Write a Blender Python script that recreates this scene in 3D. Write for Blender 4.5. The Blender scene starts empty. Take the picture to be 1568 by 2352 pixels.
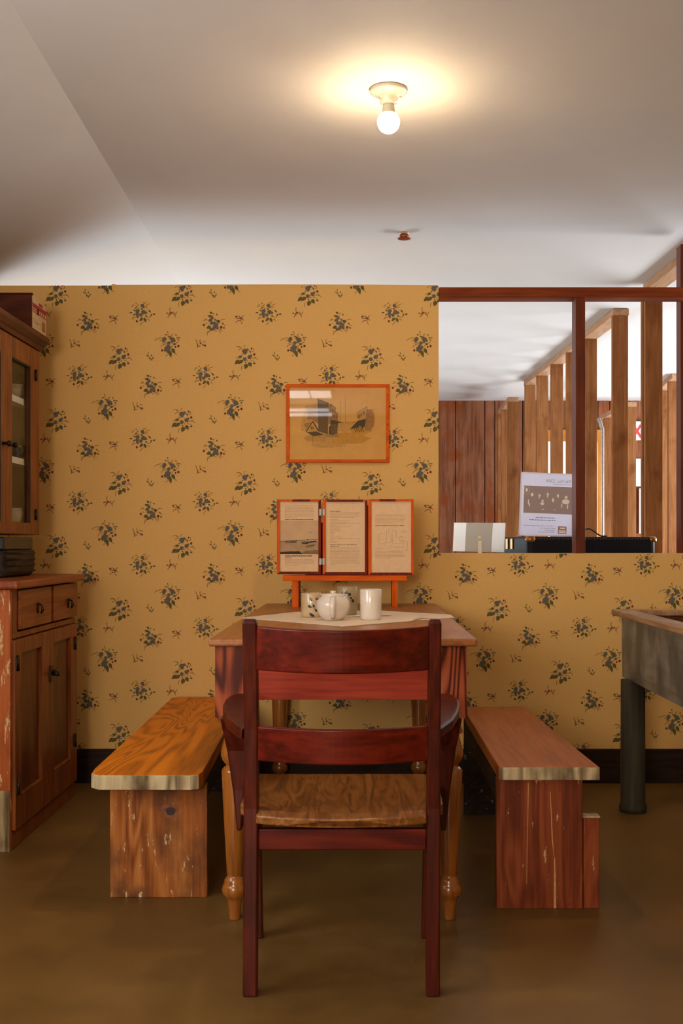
import bpy, bmesh, math, random
from mathutils import Vector, Matrix
random.seed(7)
sc = bpy.context.scene
col = sc.collection

# ------------------------------------------------------------------ camera
F = 2600.0          # focal length in pixels of the 1568 px wide frame
H = 1.011           # eye height
cam = bpy.data.cameras.new('camera'); camo = bpy.data.objects.new('camera', cam); col.objects.link(camo)
camo.location = (0, 0, H); camo.rotation_euler = (math.pi/2, 0, 0)
cam.sensor_fit = 'HORIZONTAL'; cam.sensor_width = 36; cam.lens = 36*F/1568
cam.shift_x = -(833-784)/1568; cam.shift_y = (1249-1176)/1568
cam.clip_start = 0.05; cam.clip_end = 100
sc.camera = camo
# ------------------------------------------------------------------ view / world
sc.view_settings.view_transform = 'Standard'; sc.view_settings.look = 'None'
sc.view_settings.gamma = 1; sc.view_settings.use_curve_mapping = False
sc.view_settings.exposure = 0.0
w = bpy.data.worlds.new('world'); sc.world = w; w.use_nodes = True
w.node_tree.nodes['Background'].inputs[0].default_value = (0.88, 0.93, 1.0, 1)
w.node_tree.nodes['Background'].inputs[1].default_value = 1.5
# ------------------------------------------------------------------ daylight through the windows
def area(name, loc, rot, sx, sy, watts, color, spread=180):
    l = bpy.data.lights.new(name, 'AREA'); l.shape = 'RECTANGLE'; l.size = sx; l.size_y = sy
    l.energy = watts; l.color = color; l.spread = math.radians(spread)
    o = bpy.data.objects.new(name, l); col.objects.link(o); o.location = loc; o.rotation_euler = rot
    return o
R = math.radians
BULB_E = 700
# low sunlit window behind the camera, left of it (faces +y)
area('daylight_rear', (-1.05, -2.26, 1.40), (R(90), 0, 0), 1.0, 0.9, 84, (1.0, 0.86, 0.68))
# window in the left kitchen wall, beside the camera (faces +x)
area('daylight_kitchen_left', (-1.63, 1.5, 1.35), (R(90), 0, R(-90)), 1.6, 0.9, 30, (1.0, 0.95, 0.88))
# long side window of the back room, light coming up off the bright ground (faces -x and up)
area('daylight_side', (4.75, 7.6, 0.75), (R(90), 0, R(90)), 4.6, 1.0, 400, (0.84, 0.93, 1.0))
bpy.data.objects['daylight_side'].rotation_euler = Vector((-1, 0, 0.62)).to_track_quat('-Z', 'Y').to_euler()
# far windows (face -y)
area('daylight_far', (2.1, 10.95, 1.45), (R(-90), 0, 0), 2.6, 1.5, 150, (0.92, 0.96, 1.0))
# side window of the back room on the left, behind the papered wall (faces +x and up)
area('daylight_left', (-1.95, 7.4, 1.0), (0, 0, 0), 2.2, 0.9, 85, (0.84, 0.93, 1.0))
bpy.data.objects['daylight_left'].rotation_euler = Vector((1, 0, 0.55)).to_track_quat('-Z', 'Y').to_euler()

# ------------------------------------------------------------------ materials
def srgb(r, g, b):
    f = lambda c: (c/255/12.92) if c/255 <= 0.04045 else ((c/255+0.055)/1.055)**2.4
    return (f(r), f(g), f(b), 1)
def newmat(name):
    m = bpy.data.materials.new(name); m.use_nodes = True
    nt = m.node_tree; b = nt.nodes['Principled BSDF']
    return m, nt, b
def ramp(nt, stops):
    r = nt.nodes.new('ShaderNodeValToRGB')
    while len(r.color_ramp.elements) < len(stops): r.color_ramp.elements.new(0.5)
    for e, (p, c) in zip(r.color_ramp.elements, stops): e.position = p; e.color = c
    return r
def plain(name, c, rough=0.6, var=0.08, scale=30, metal=0, coat=0, emit=None, bump=0.0):
    m, nt, b = newmat(name)
    tc = nt.nodes.new('ShaderNodeTexCoord')
    n = nt.nodes.new('ShaderNodeTexNoise'); n.inputs['Scale'].default_value = scale; n.inputs['Detail'].default_value = 4
    nt.links.new(tc.outputs['Object'], n.inputs['Vector'])
    a = tuple(x*(1-var) for x in c[:3])+(1,); d = tuple(min(1, x*(1+var)) for x in c[:3])+(1,)
    r = ramp(nt, [(0.3, a), (0.7, d)]); nt.links.new(n.outputs['Fac'], r.inputs[0])
    nt.links.new(r.outputs[0], b.inputs['Base Color'])
    b.inputs['Roughness'].default_value = rough; b.inputs['Metallic'].default_value = metal
    b.inputs['Coat Weight'].default_value = coat
    if bump:
        bp = nt.nodes.new('ShaderNodeBump'); bp.inputs['Strength'].default_value = bump; bp.inputs['Distance'].default_value = 0.002
        nt.links.new(n.outputs['Fac'], bp.inputs['Height']); nt.links.new(bp.outputs[0], b.inputs['Normal'])
    if emit:
        b.inputs['Emission Color'].default_value = c; b.inputs['Emission Strength'].default_value = emit
    return m
def wood(name, dark, mid, light, axis='Z', grain=26, rings=0.5, rough=0.45, coat=0.0, chips=None, chip_at=0.70, stain=None, stain_at=0.62, loc=(0,0,0), ringscale=9, spec=0.2, freq=34):
    """long fibres along `axis`, distorted rings, optional paint chips and stains"""
    m, nt, b = newmat(name); L = nt.links.new
    tc = nt.nodes.new('ShaderNodeTexCoord')
    def mp(sc3):
        p = nt.nodes.new('ShaderNodeMapping'); p.inputs['Scale'].default_value = sc3; p.inputs['Location'].default_value = loc
        L(tc.outputs['Object'], p.inputs['Vector']); return p
    i = 'XYZ'.index(axis)
    s = [1, 1, 1]; s[i] = 0.05
    n = nt.nodes.new('ShaderNodeTexNoise'); n.inputs['Scale'].default_value = grain*4; n.inputs['Detail'].default_value = 6; n.inputs['Roughness'].default_value = 0.65
    L(mp(s).outputs[0], n.inputs['Vector'])
    s2 = [1, 1, 1]; s2[i] = 0.16
    n2 = nt.nodes.new('ShaderNodeTexNoise'); n2.inputs['Scale'].default_value = ringscale; n2.inputs['Detail'].default_value = 2; n2.inputs['Distortion'].default_value = 0.6
    L(mp(s2).outputs[0], n2.inputs['Vector'])
    mul = nt.nodes.new('ShaderNodeMath'); mul.operation = 'MULTIPLY'; mul.inputs[1].default_value = freq; L(n2.outputs['Fac'], mul.inputs[0])
    sn = nt.nodes.new('ShaderNodeMath'); sn.operation = 'SINE'; L(mul.outputs[0], sn.inputs[0])
    mr = nt.nodes.new('ShaderNodeMapRange'); mr.inputs[1].default_value = -1; mr.inputs[2].default_value = 1; L(sn.outputs[0], mr.inputs[0])
    mx = nt.nodes.new('ShaderNodeMix'); mx.inputs[0].default_value = rings; L(n.outputs['Fac'], mx.inputs[2]); L(mr.outputs[0], mx.inputs[3])
    r = ramp(nt, [(0.22, dark), (0.5, mid), (0.8, light)]); L(mx.outputs[0], r.inputs[0])
    out = r.outputs[0]
    if stain:
        n4 = nt.nodes.new('ShaderNodeTexNoise'); n4.inputs['Scale'].default_value = 6; n4.inputs['Detail'].default_value = 5
        L(mp((1.3, 1.3, 0.9)).outputs[0], n4.inputs['Vector'])
        r4 = ramp(nt, [(stain_at-0.1, (0,0,0,1)), (stain_at+0.08, (1,1,1,1))]); L(n4.outputs['Fac'], r4.inputs[0])
        m4 = nt.nodes.new('ShaderNodeMix'); m4.data_type = 'RGBA'; L(r4.outputs[0], m4.inputs[0]); L(out, m4.inputs[6]); m4.inputs[7].default_value = stain
        out = m4.outputs[2]
    if chips:
        s3 = [1, 1, 1]; s3[i] = 0.22
        n3 = nt.nodes.new('ShaderNodeTexNoise'); n3.inputs['Scale'].default_value = 46; n3.inputs['Detail'].default_value = 5; n3.inputs['Roughness'].default_value = 0.7
        L(mp(s3).outputs[0], n3.inputs['Vector'])
        r3 = ramp(nt, [(chip_at-0.04, (0,0,0,1)), (chip_at, (1,1,1,1))]); L(n3.outputs['Fac'], r3.inputs[0])
        m3 = nt.nodes.new('ShaderNodeMix'); m3.data_type = 'RGBA'; L(r3.outputs[0], m3.inputs[0]); L(out, m3.inputs[6]); m3.inputs[7].default_value = chips
        out = m3.outputs[2]
    L(out, b.inputs['Base Color'])
    b.inputs['Roughness'].default_value = rough; b.inputs['Coat Weight'].default_value = coat; b.inputs['Coat Roughness'].default_value = 0.2
    b.inputs['Specular IOR Level'].default_value = spec
    bp = nt.nodes.new('ShaderNodeBump'); bp.inputs['Strength'].default_value = 0.12; bp.inputs['Distance'].default_value = 0.002
    L(n.outputs['Fac'], bp.inputs['Height']); L(bp.outputs[0], b.inputs['Normal'])
    return m
def glassy(name, tint=(1,1,1,1), fac=0.07, rough=0.02, ior=1.5):
    m = bpy.data.materials.new(name); m.use_nodes = True; nt = m.node_tree; nt.nodes.clear()
    o = nt.nodes.new('ShaderNodeOutputMaterial'); t = nt.nodes.new('ShaderNodeBsdfTransparent'); g = nt.nodes.new('ShaderNodeBsdfGlossy')
    fr = nt.nodes.new('ShaderNodeFresnel'); fr.inputs[0].default_value = ior
    ad = nt.nodes.new('ShaderNodeMath'); ad.operation = 'ADD'; ad.inputs[1].default_value = fac; nt.links.new(fr.outputs[0], ad.inputs[0])
    t.inputs[0].default_value = tint; g.inputs['Roughness'].default_value = rough
    mx = nt.nodes.new('ShaderNodeMixShader'); nt.links.new(ad.outputs[0], mx.inputs[0])
    nt.links.new(t.outputs[0], mx.inputs[1]); nt.links.new(g.outputs[0], mx.inputs[2]); nt.links.new(mx.outputs[0], o.inputs[0])
    return m
def sheet(name, c, trans=0.5, see=0.0):
    """paper or frosted acrylic that lets light through"""
    m = bpy.data.materials.new(name); m.use_nodes = True; nt = m.node_tree; nt.nodes.clear()
    o = nt.nodes.new('ShaderNodeOutputMaterial'); d = nt.nodes.new('ShaderNodeBsdfDiffuse'); t = nt.nodes.new('ShaderNodeBsdfTranslucent')
    n = nt.nodes.new('ShaderNodeTexNoise'); n.inputs['Scale'].default_value = 40
    r = ramp(nt, [(0.3, tuple(x*.95 for x in c[:3])+(1,)), (0.7, c)]); nt.links.new(n.outputs['Fac'], r.inputs[0])
    nt.links.new(r.outputs[0], d.inputs[0]); nt.links.new(r.outputs[0], t.inputs[0])
    mx = nt.nodes.new('ShaderNodeMixShader'); mx.inputs[0].default_value = trans
    nt.links.new(d.outputs[0], mx.inputs[1]); nt.links.new(t.outputs[0], mx.inputs[2])
    last = mx
    if see:
        tr = nt.nodes.new('ShaderNodeBsdfTransparent'); m2 = nt.nodes.new('ShaderNodeMixShader'); m2.inputs[0].default_value = see
        nt.links.new(mx.outputs[0], m2.inputs[1]); nt.links.new(tr.outputs[0], m2.inputs[2]); last = m2
    nt.links.new(last.outputs[0], o.inputs[0]); return m

M = {}
M['ceiling'] = plain('ceiling_paint', srgb(206, 202, 200), 0.8, 0.015, 5)
M['floor'] = None
M['paper'] = plain('wallpaper_ground', srgb(220, 176, 104), 0.75, 0.035, 160)
M['flower'] = plain('print_blue_grey', srgb(100, 92, 80), 0.8, 0.42, 260)
M['leaf'] = plain('print_olive', srgb(92, 84, 38), 0.8, 0.3, 300)
M['grass'] = plain('print_ochre', srgb(142, 104, 36), 0.8, 0.15, 200)
M['berry'] = plain('print_berry', srgb(112, 38, 34), 0.8, 0.2, 300)
M['plum'] = plain('print_plum', srgb(124, 74, 62), 0.8, 0.2, 300)
M['trim_dark'] = wood('baseboard_wood', srgb(22,12,8), srgb(38,21,13), srgb(56,32,18), 'X', 20, .2, .5)
M['chairwood'] = wood('mahogany_stain', srgb(42,10,3), srgb(72,19,7), srgb(96,32,12), 'Z', 24, .2, .38, .04, spec=.25)
M['chairwood_x'] = wood('mahogany_stain_cross', srgb(50,10,3), srgb(86,18,6), srgb(114,34,11), 'X', 24, .2, .38, .04, spec=.2)
M['seatwood'] = wood('worn_seat_wood', srgb(84,50,22), srgb(128,80,36), srgb(156,104,52), 'Y', 22, .25, .4, .2, ringscale=22)
M['tabletop'] = wood('tabletop_wood', srgb(122,66,28), srgb(152,90,42), srgb(172,110,58), 'Y', 18, .15, .38, .15, spec=.4)
M['apron'] = wood('apron_wood', srgb(108,28,14), srgb(150,48,26), srgb(166,62,36), 'X', 22, .1, .5)
M['legblock'] = wood('red_grained_wood', srgb(72,22,12), srgb(146,66,36), srgb(162,82,48), 'Z', 16, .6, .5, ringscale=6, freq=80)
M['turned'] = wood('turned_leg_wood', srgb(110,58,18), srgb(150,88,32), srgb(170,108,46), 'Z', 20, .1, .22, .4, spec=.5)
M['benchtop_l'] = wood('honey_pine', srgb(154,80,6), srgb(220,124,16), srgb(234,144,32), 'Y', 20, .34, .45, .05, ringscale=5, freq=110)
M['endgrain'] = wood('grey_end_grain', srgb(90,74,50), srgb(172,152,116), srgb(208,192,158), 'Z', 18, .35, .8, 0, stain=srgb(74,56,34), stain_at=.6)
M['plank_l'] = wood('worn_plank_orange', srgb(100,52,20), srgb(156,90,38), srgb(184,122,62), 'Z', 26, .3, .6, 0, chips=srgb(216,188,142), chip_at=.645, stain=srgb(84,52,32), stain_at=.58, ringscale=7)
M['benchtop_r'] = wood('brown_bench_board', srgb(132,70,24), srgb(164,92,36), srgb(182,108,50), 'Y', 18, .12, .5)
M['plank_r'] = wood('worn_plank_red', srgb(80,32,14), srgb(124,56,28), srgb(150,80,42), 'Z', 26, .3, .55, 0, chips=srgb(206,168,128), chip_at=.66, ringscale=9)
M['plank_dark'] = wood('dark_chipped_board', srgb(24,14,9), srgb(38,22,14), srgb(52,32,20), 'Y', 24, .3, .6, 0, chips=srgb(120,104,84), chip_at=.66)
M['cab'] = wood('cabinet_wood', srgb(92,46,18), srgb(130,70,28), srgb(158,92,42), 'Z', 26, .2, .42, .1)
M['cab_h'] = wood('cabinet_wood_level', srgb(96,48,20), srgb(136,72,30), srgb(160,94,44), 'Y', 26, .2, .42, .1)
M['cab_end'] = wood('cabinet_end_wood', srgb(132,62,26), srgb(172,88,42), srgb(196,112,62), 'Z', 22, .15, .5, 0, chips=srgb(214,184,134), chip_at=.62)
M['cab_low'] = wood('cabinet_panel_wood', srgb(72,36,14), srgb(106,56,24), srgb(128,74,34), 'Z', 26, .2, .45, .1)
M['counter'] = wood('counter_wood', srgb(112,52,24), srgb(142,70,34), srgb(164,90,50), 'Y', 22, .2, .4, .1)
M['cornice'] = wood('cornice_wood', srgb(52,22,12), srgb(86,42,22), srgb(112,62,34), 'Y', 22, .2, .45, .1)
M['darkmetal'] = plain('dark_brass', srgb(50,38,26), .4, .3, 60, metal=.7)
M['brass'] = plain('aged_brass', srgb(150,108,52), .35, .3, 60, metal=.8)
M['steel'] = plain('steel', srgb(150,146,138), .45, .1, 60, metal=.5)
M['conduit'] = plain('galvanised_metal', srgb(176,172,168), .45, .2, 90, metal=.5)
M['pineZ'] = wood('stud_pine', srgb(112,68,38), srgb(136,88,52), srgb(154,106,68), 'Z', 16, .12, .8, 0, stain=srgb(108,64,34), stain_at=.66, spec=.05)
M['pineY'] = wood('plate_pine', srgb(140,100,70), srgb(168,128,96), srgb(186,148,116), 'Y', 16, .12, .7, 0, spec=.1)
M['redframe'] = wood('red_brown_timber', srgb(72,28,12), srgb(98,42,20), srgb(116,56,28), 'Z', 22, .12, .5, spec=.2)
M['redframe_x'] = wood('red_brown_beam', srgb(92,38,16), srgb(124,56,26), srgb(142,72,36), 'X', 22, .12, .55, spec=.1)
M['farwood'] = wood('barn_board', srgb(72,42,28), srgb(126,78,54), srgb(148,100,72), 'Z', 12, .12, .85, 0, stain=srgb(122,62,34), stain_at=.58, spec=.05, ringscale=5)
M['farframe'] = wood('window_surround_pine', srgb(150,92,36), srgb(176,112,48), srgb(190,128,62), 'Z', 12, .1, .7, spec=.1)
M['orange'] = wood('orange_frame_wood', srgb(170,66,4), srgb(214,92,8), srgb(228,108,14), 'X', 22, .15, .5, spec=.1)
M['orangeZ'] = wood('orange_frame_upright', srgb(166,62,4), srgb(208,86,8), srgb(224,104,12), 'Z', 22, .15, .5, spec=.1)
M['redZ'] = wood('dark_red_upright', srgb(70,14,4), srgb(110,28,8), srgb(134,44,12), 'Z', 22, .15, .5, spec=.1)
M['sheetpaper'] = plain('aged_paper', srgb(222,190,152), .8, .04, 60)
M['drawpaper'] = plain('toned_drawing_paper', srgb(216,164,86), .8, .05, 25)
M['ink'] = plain('black_ink', srgb(48,32,24), .8, .1)
M['textgrey'] = plain('small_print', srgb(178,142,108), .8, .1)
M['photo_light'] = plain('photo_sky', srgb(196,162,124), .7, .06, 20)
M['photo_mid'] = plain('photo_water', srgb(168,136,100), .7, .12, 90)
M['photo_dark'] = plain('photo_dark', srgb(38,30,28), .7, .2)
M['photo_soft'] = plain('photo_soft_dark', srgb(122,98,66), .7, .2, 120)
M['sk1'] = plain('pencil_light', srgb(196,146,74), .8, .14, 160)
M['sk2'] = plain('pencil_mid', srgb(160,112,60), .8, .2, 200)
M['sk3'] = plain('pencil_dark', srgb(108,80,48), .8, .25, 220)
M['sk4'] = plain('pencil_black', srgb(66,52,36), .8, .2, 200)
M['sk5'] = plain('pencil_ochre', srgb(196,140,48), .8, .12, 90)
M['glass'] = glassy('picture_glass', fac=0.0)
M['cabglass'] = glassy('cabinet_glass', tint=(.95,.96,.93,1), fac=0.0, rough=.08, ior=1.25)
M['white'] = plain('white_glaze', srgb(222,212,202), .18, .03, 40, coat=.6)
M['cream'] = plain('cream_glaze', srgb(196,172,136), .25, .06, 60, coat=.4)
M['olivepot'] = plain('olive_glaze', srgb(160,142,110), .3, .08, 90, coat=.3)
M['blueprint'] = plain('dark_blue_glaze', srgb(44,38,50), .3, .1)
M['cloth'] = plain('linen_cloth', srgb(226,204,180), .85, .03, 300)
M['clothprint'] = plain('cloth_embroidery', srgb(150,152,132), .85, .1, 300)
M['wire'] = plain('black_rubber', srgb(24,22,24), .4, .1)
M['case'] = plain('black_leathercloth', srgb(20,21,26), .55, .35, 300, bump=.3)
M['case'].node_tree.nodes['Principled BSDF'].inputs['Specular IOR Level'].default_value = .12
M['case_worn'] = plain('worn_leathercloth', srgb(46,44,36), .45, .4, 200, bump=.3)
M['porcelain'] = plain('fixture_porcelain', srgb(232,222,200), .25, .01, 10, coat=.4)
M['copper'] = plain('copper_head', srgb(150,72,44), .35, .15, 80, metal=.4)
M['signwhite'] = sheet('frosted_acrylic', srgb(252,252,250), .8)
M['signgrey'] = sheet('grey_card', srgb(226,222,216), .8)
M['acry'] = sheet('backlit_paper', srgb(232,230,240), .7)
M['acryedge'] = plain('acrylic_edge', srgb(236,236,244), .1, .02, coat=.5)
M['acryphoto'] = sheet('backlit_photo', srgb(182,160,140), .7)
M['acrypale'] = sheet('backlit_pale', srgb(252,250,244), .15)
M['acryred'] = sheet('backlit_red', srgb(196,146,138), .5)
M['acrytext'] = sheet('backlit_print', srgb(160,158,168), .5)
M['signred'] = plain('sign_red', srgb(196,40,48), .5)
M['exitwhite'] = plain('sign_white', srgb(236,232,226), .5, .02)
M['cardwhite'] = plain('mat_board', srgb(226,222,214), .7, .02)
M['crate'] = wood('crate_wood', srgb(44,16,9), srgb(78,32,16), srgb(98,46,24), 'X', 20, .3, .6)
M['label'] = plain('label_paper', srgb(206,172,124), .8, .12, 60)
M['labelred'] = plain('label_red', srgb(158,40,28), .8, .2, 90)
M['labelbrown'] = plain('label_brown', srgb(160,108,58), .8, .2, 90)
M['blackbox'] = plain('black_japanned_tin', srgb(16,14,14), .35, .2, 60)
M['darkbox'] = wood('dark_ribbed_wood', srgb(16,11,9), srgb(34,23,18), srgb(58,42,32), 'Y', 30, .35, .5, 0, chips=srgb(84,66,50), chip_at=.7)
M['sinktin'] = wood('weathered_zinc', srgb(84,84,74), srgb(122,122,112), srgb(152,154,150), 'Y', 6, .15, .34, 0, stain=srgb(62,72,76), stain_at=.5, spec=.7)
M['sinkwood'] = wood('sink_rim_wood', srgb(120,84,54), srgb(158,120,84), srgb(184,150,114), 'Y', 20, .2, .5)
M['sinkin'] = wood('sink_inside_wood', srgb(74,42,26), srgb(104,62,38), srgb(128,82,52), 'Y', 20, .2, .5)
M['postgrey'] = wood('dark_grey_post', srgb(38,34,27), srgb(58,52,42), srgb(76,70,56), 'Z', 14, .1, .6)
M['shelfwhite'] = plain('shelf_paint', srgb(244,236,216), .7, .04, 40)
M['cabin'] = plain('cabinet_inside_painted_light', srgb(214,196,150), .75, .08, 20)  # lightened tone carries the glass reflection and the light inside the cabinet
def bulbmat():
    m, nt, b = newmat('lit_bulb'); b.inputs['Base Color'].default_value = (1, .95, .85, 1)
    b.inputs['Emission Color'].default_value = (1.0, .72, .42, 1); L = nt.links.new; tc = nt.nodes.new('ShaderNodeTexCoord'); sp = nt.nodes.new('ShaderNodeSeparateXYZ'); L(tc.outputs['Normal'], sp.inputs[0])
    mr = nt.nodes.new('ShaderNodeMapRange'); mr.inputs[1].default_value = -1; mr.inputs[2].default_value = .6; mr.inputs[3].default_value = BULB_E; mr.inputs[4].default_value = 4
    L(sp.outputs[2], mr.inputs[0]); L(mr.outputs[0], b.inputs['Emission Strength'])   # the light-emitting board faces down, so the dome is strongest below
    return m
M['bulb'] = bulbmat()
M['knot_ring'] = plain('knot_ring', srgb(120,66,30), .6, .35, 90)
M['knot_core'] = plain('knot_core', srgb(44,24,16), .6, .3, 120)
M['crack'] = plain('bare_wood_crack', srgb(190,142,92), .7, .2, 60)
def tubemat():
    m, nt, b = newmat('lit_tube'); b.inputs['Base Color'].default_value = (1, 1, 1, 1)
    b.inputs['Emission Color'].default_value = (0.92, .96, 1, 1); b.inputs['Emission Strength'].default_value = 5
    return m
M['tube'] = tubemat()
def floormat():
    m, nt, b = newmat('painted_floor'); L = nt.links.new
    tc = nt.nodes.new('ShaderNodeTexCoord'); n = nt.nodes.new('ShaderNodeTexNoise'); n.inputs['Scale'].default_value = 2.2; n.inputs['Detail'].default_value = 8; n.inputs['Roughness'].default_value = .7
    L(tc.outputs['Object'], n.inputs['Vector'])
    r = ramp(nt, [(.3, srgb(92,68,34)), (.55, srgb(114,84,42)), (.75, srgb(130,100,54))]); L(n.outputs['Fac'], r.inputs[0]); L(r.outputs[0], b.inputs['Base Color'])
    r2 = ramp(nt, [(.3, (.34,.34,.34,1)), (.7, (.52,.52,.52,1))]); L(n.outputs['Fac'], r2.inputs[0]); L(r2.outputs[0], b.inputs['Roughness'])
    b.inputs['Specular IOR Level'].default_value = .35
    return m
M['floor'] = floormat()

# ------------------------------------------------------------------ mesh builder
class MB:
    def __init__(s): s.v = []; s.f = []; s.m = []; s.sm = []
    def add(s, vs, fs, mi=0, smooth=False):
        o = len(s.v); s.v += [tuple(v) for v in vs]
        for f in fs: s.f.append(tuple(i+o for i in f)); s.m.append(mi); s.sm.append(smooth)
        return s
    def box(s, x0, x1, y0, y1, z0, z1, mi=0):
        if x0 > x1: x0, x1 = x1, x0
        if y0 > y1: y0, y1 = y1, y0
        if z0 > z1: z0, z1 = z1, z0
        v = [(x0,y0,z0),(x1,y0,z0),(x1,y1,z0),(x0,y1,z0),(x0,y0,z1),(x1,y0,z1),(x1,y1,z1),(x0,y1,z1)]
        return s.add(v, [(0,3,2,1),(4,5,6,7),(0,1,5,4),(1,2,6,5),(2,3,7,6),(3,0,4,7)], mi)
    def loft(s, secs, mi=0, smooth=False, cap=True):
        n = len(secs[0]); v = [p for q in secs for p in q]; f = []
        for k in range(len(secs)-1):
            for i in range(n):
                j = (i+1) % n; f.append((k*n+i, k*n+j, (k+1)*n+j, (k+1)*n+i))
        if cap: f.append(tuple(range(n))[::-1]); f.append(tuple((len(secs)-1)*n+i for i in range(n)))
        return s.add(v, f, mi, smooth)
    def lathe(s, prof, cx, cy, mi=0, n=40, cap=True):
        secs = [[(cx+r*math.cos(2*math.pi*i/n), cy+r*math.sin(2*math.pi*i/n), z) for i in range(n)] for z, r in prof]
        return s.loft(secs, mi, True, cap)
    def prism(s, poly, a0, a1, axis='Y', mi=0):
        """poly in the two other axes (x,z) for Y, (y,z) for X, (x,y) for Z"""
        def P(u, v, a): return {'Y': (u, a, v), 'X': (a, u, v), 'Z': (u, v, a)}[axis]
        return s.loft([[P(u, v, a0) for u, v in poly], [P(u, v, a1) for u, v in poly]], mi)
    def tube(s, pts, r, mi=0, n=12):
        pts = [Vector(p) for p in pts]; secs = []
        for k, p in enumerate(pts):
            d = (pts[min(k+1, len(pts)-1)]-pts[max(k-1, 0)]).normalized()
            a = d.orthogonal().normalized() if k == 0 else (a-d*a.dot(d)).normalized()
            b = d.cross(a); rr = r[k] if isinstance(r, (list, tuple)) else r
            secs.append([tuple(p+a*rr*math.cos(2*math.pi*i/n)+b*rr*math.sin(2*math.pi*i/n)) for i in range(n)])
        return s.loft(secs, mi, True)
    def flat(s, pts, mi=0): return s.add(pts, [tuple(range(len(pts)))], mi)
    def build(s, name, mats, parent=None, bevel=0, seg=2, label=None, subd=0, rot=None):
        me = bpy.data.meshes.new(name)
        off = Vector(parent['_o']) if parent and '_o' in parent else Vector((0,0,0))
        if rot:   # rotate the built vertices about a vertical axis: (cx, cy, angle)
            cx, cy, an = rot; c_, s_ = math.cos(an), math.sin(an)
            s.v = [(cx+(x-cx)*c_-(y-cy)*s_, cy+(x-cx)*s_+(y-cy)*c_, z) for x, y, z in s.v]
        me.from_pydata([tuple(Vector(v)-off) for v in s.v], [], s.f)
        if not isinstance(mats, (list, tuple)): mats = [mats]
        for m in mats: me.materials.append(M[m] if isinstance(m, str) else m)
        for p, mi, sm in zip(me.polygons, s.m, s.sm): p.material_index = mi; p.use_smooth = sm
        bm = bmesh.new(); bm.from_mesh(me); bmesh.ops.recalc_face_normals(bm, faces=bm.faces); bm.to_mesh(me); bm.free()
        me.update()
        o = bpy.data.objects.new(name, me); col.objects.link(o)
        if parent: o.parent = parent; o['_o'] = tuple(off)
        if bevel:
            b = o.modifiers.new('bevel', 'BEVEL'); b.width = bevel; b.segments = seg; b.limit_method = 'ANGLE'; b.angle_limit = R(40)
        if subd:
            b = o.modifiers.new('sub', 'SUBSURF'); b.levels = subd; b.render_levels = subd
        if label: o['label'] = label
        return o
def thing(name, label, cat, loc, group=None):
    o = bpy.data.objects.new(name, None); col.objects.link(o); o.location = loc; o['_o'] = tuple(loc)
    o.empty_display_size = .1; o['label'] = label; o['category'] = cat
    if group: o['group'] = group
    return o
def tag(o, label, cat, group=None):
    o['label'] = label; o['category'] = cat
    if group: o['group'] = group
    return o
def struct(o): o['kind'] = 'structure'; return o
def X(px, s): return (px-833)/s
def Z(py, s): return H-(py-1249)/s
def textmesh(txt, size, mirror=False, shear=0, bold=0):
    c = bpy.data.curves.new('t', 'FONT'); c.body = txt; c.size = size; c.shear = shear; c.offset = bold; c.resolution_u = 3
    o = bpy.data.objects.new('t', c); col.objects.link(o)
    dg = bpy.context.evaluated_depsgraph_get(); me = bpy.data.meshes.new_from_object(o.evaluated_get(dg))
    vs = [(v.co.x, v.co.y) for v in me.vertices]; fs = [tuple(p.vertices) for p in me.polygons]
    bpy.data.objects.remove(o); bpy.data.curves.remove(c); bpy.data.meshes.remove(me)
    w_ = max(v[0] for v in vs)
    if mirror: vs = [(w_-x, y) for x, y in vs]
    return vs, fs, w_

WS = 541.9; WY = F/WS        # the papered wall: pixels per metre, distance
CZ = H+1.34                  # ceiling
# ================================================================== STRUCTURE
struct(MB().box(-2.2, 5.2, -2.3, 11.0, -0.05, 0).build('floor', 'floor'))
def crx(y): return -.875-.025*(y-2.98)
b = MB()
for y0, y1 in ((-2.3, 11.0),):
    b.loft([[(crx(y)-.0, y, CZ), (5.2, y, CZ), (5.2, y, CZ+.06), (crx(y), y, CZ+.06)] for y in (y0, y1)])
    b.loft([[(crx(y), y, CZ), (-2.2, y, CZ-(2.2+crx(y))*.31), (-2.2, y, CZ+.06), (crx(y), y, CZ+.06)] for y in (y0, y1)])
struct(b.build('ceiling', 'ceiling'))

# ---- papered wall (L shape) with its printed pattern
def wx(px): return (px-833)/WS
def wz(py): return H-(py-1249)/WS
top = [(-500,656),(-80,656),(253,656),(259,652),(268,654),(400,653.5),(640,653),(860,653.5),(1000,655),(1007,656)]
poly = [(wx(x), wz(y)) for x, y in top]+[(wx(1007), wz(1271)), (2.25, wz(1271)), (2.25, 0), (wx(-500), 0)]
b = MB(); b.prism(poly, WY, WY+.10, 'Y', 0)
def clip(pl, ax, val, keep_less):
    out = []
    for i in range(len(pl)):
        a, c = pl[i], pl[(i+1) % len(pl)]
        ia = (a[ax] <= val) == keep_less or a[ax] == val; ic = (c[ax] <= val) == keep_less or c[ax] == val
        if ia: out.append(a)
        if ia != ic:
            t = (val-a[ax])/(c[ax]-a[ax]); out.append((a[0]+t*(c[0]-a[0]), a[1]+t*(c[1]-a[1])))
    return out
PN = [0]
def put(pl, mi, lay):
    PN[0] = (PN[0]+1) % 29; dd = .0012*lay/4+.00001*PN[0]
    for rect in ((-450, 1007, 656, 1724), (1007, 2050, 1271.5, 1724)):
        q = clip(clip(clip(clip(pl, 0, rect[0], False), 0, rect[1], True), 1, rect[2], False), 1, rect[3], True)
        if len(q) >= 3: b.flat([(wx(x), WY-dd, wz(y)) for x, y in q], mi)
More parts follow.
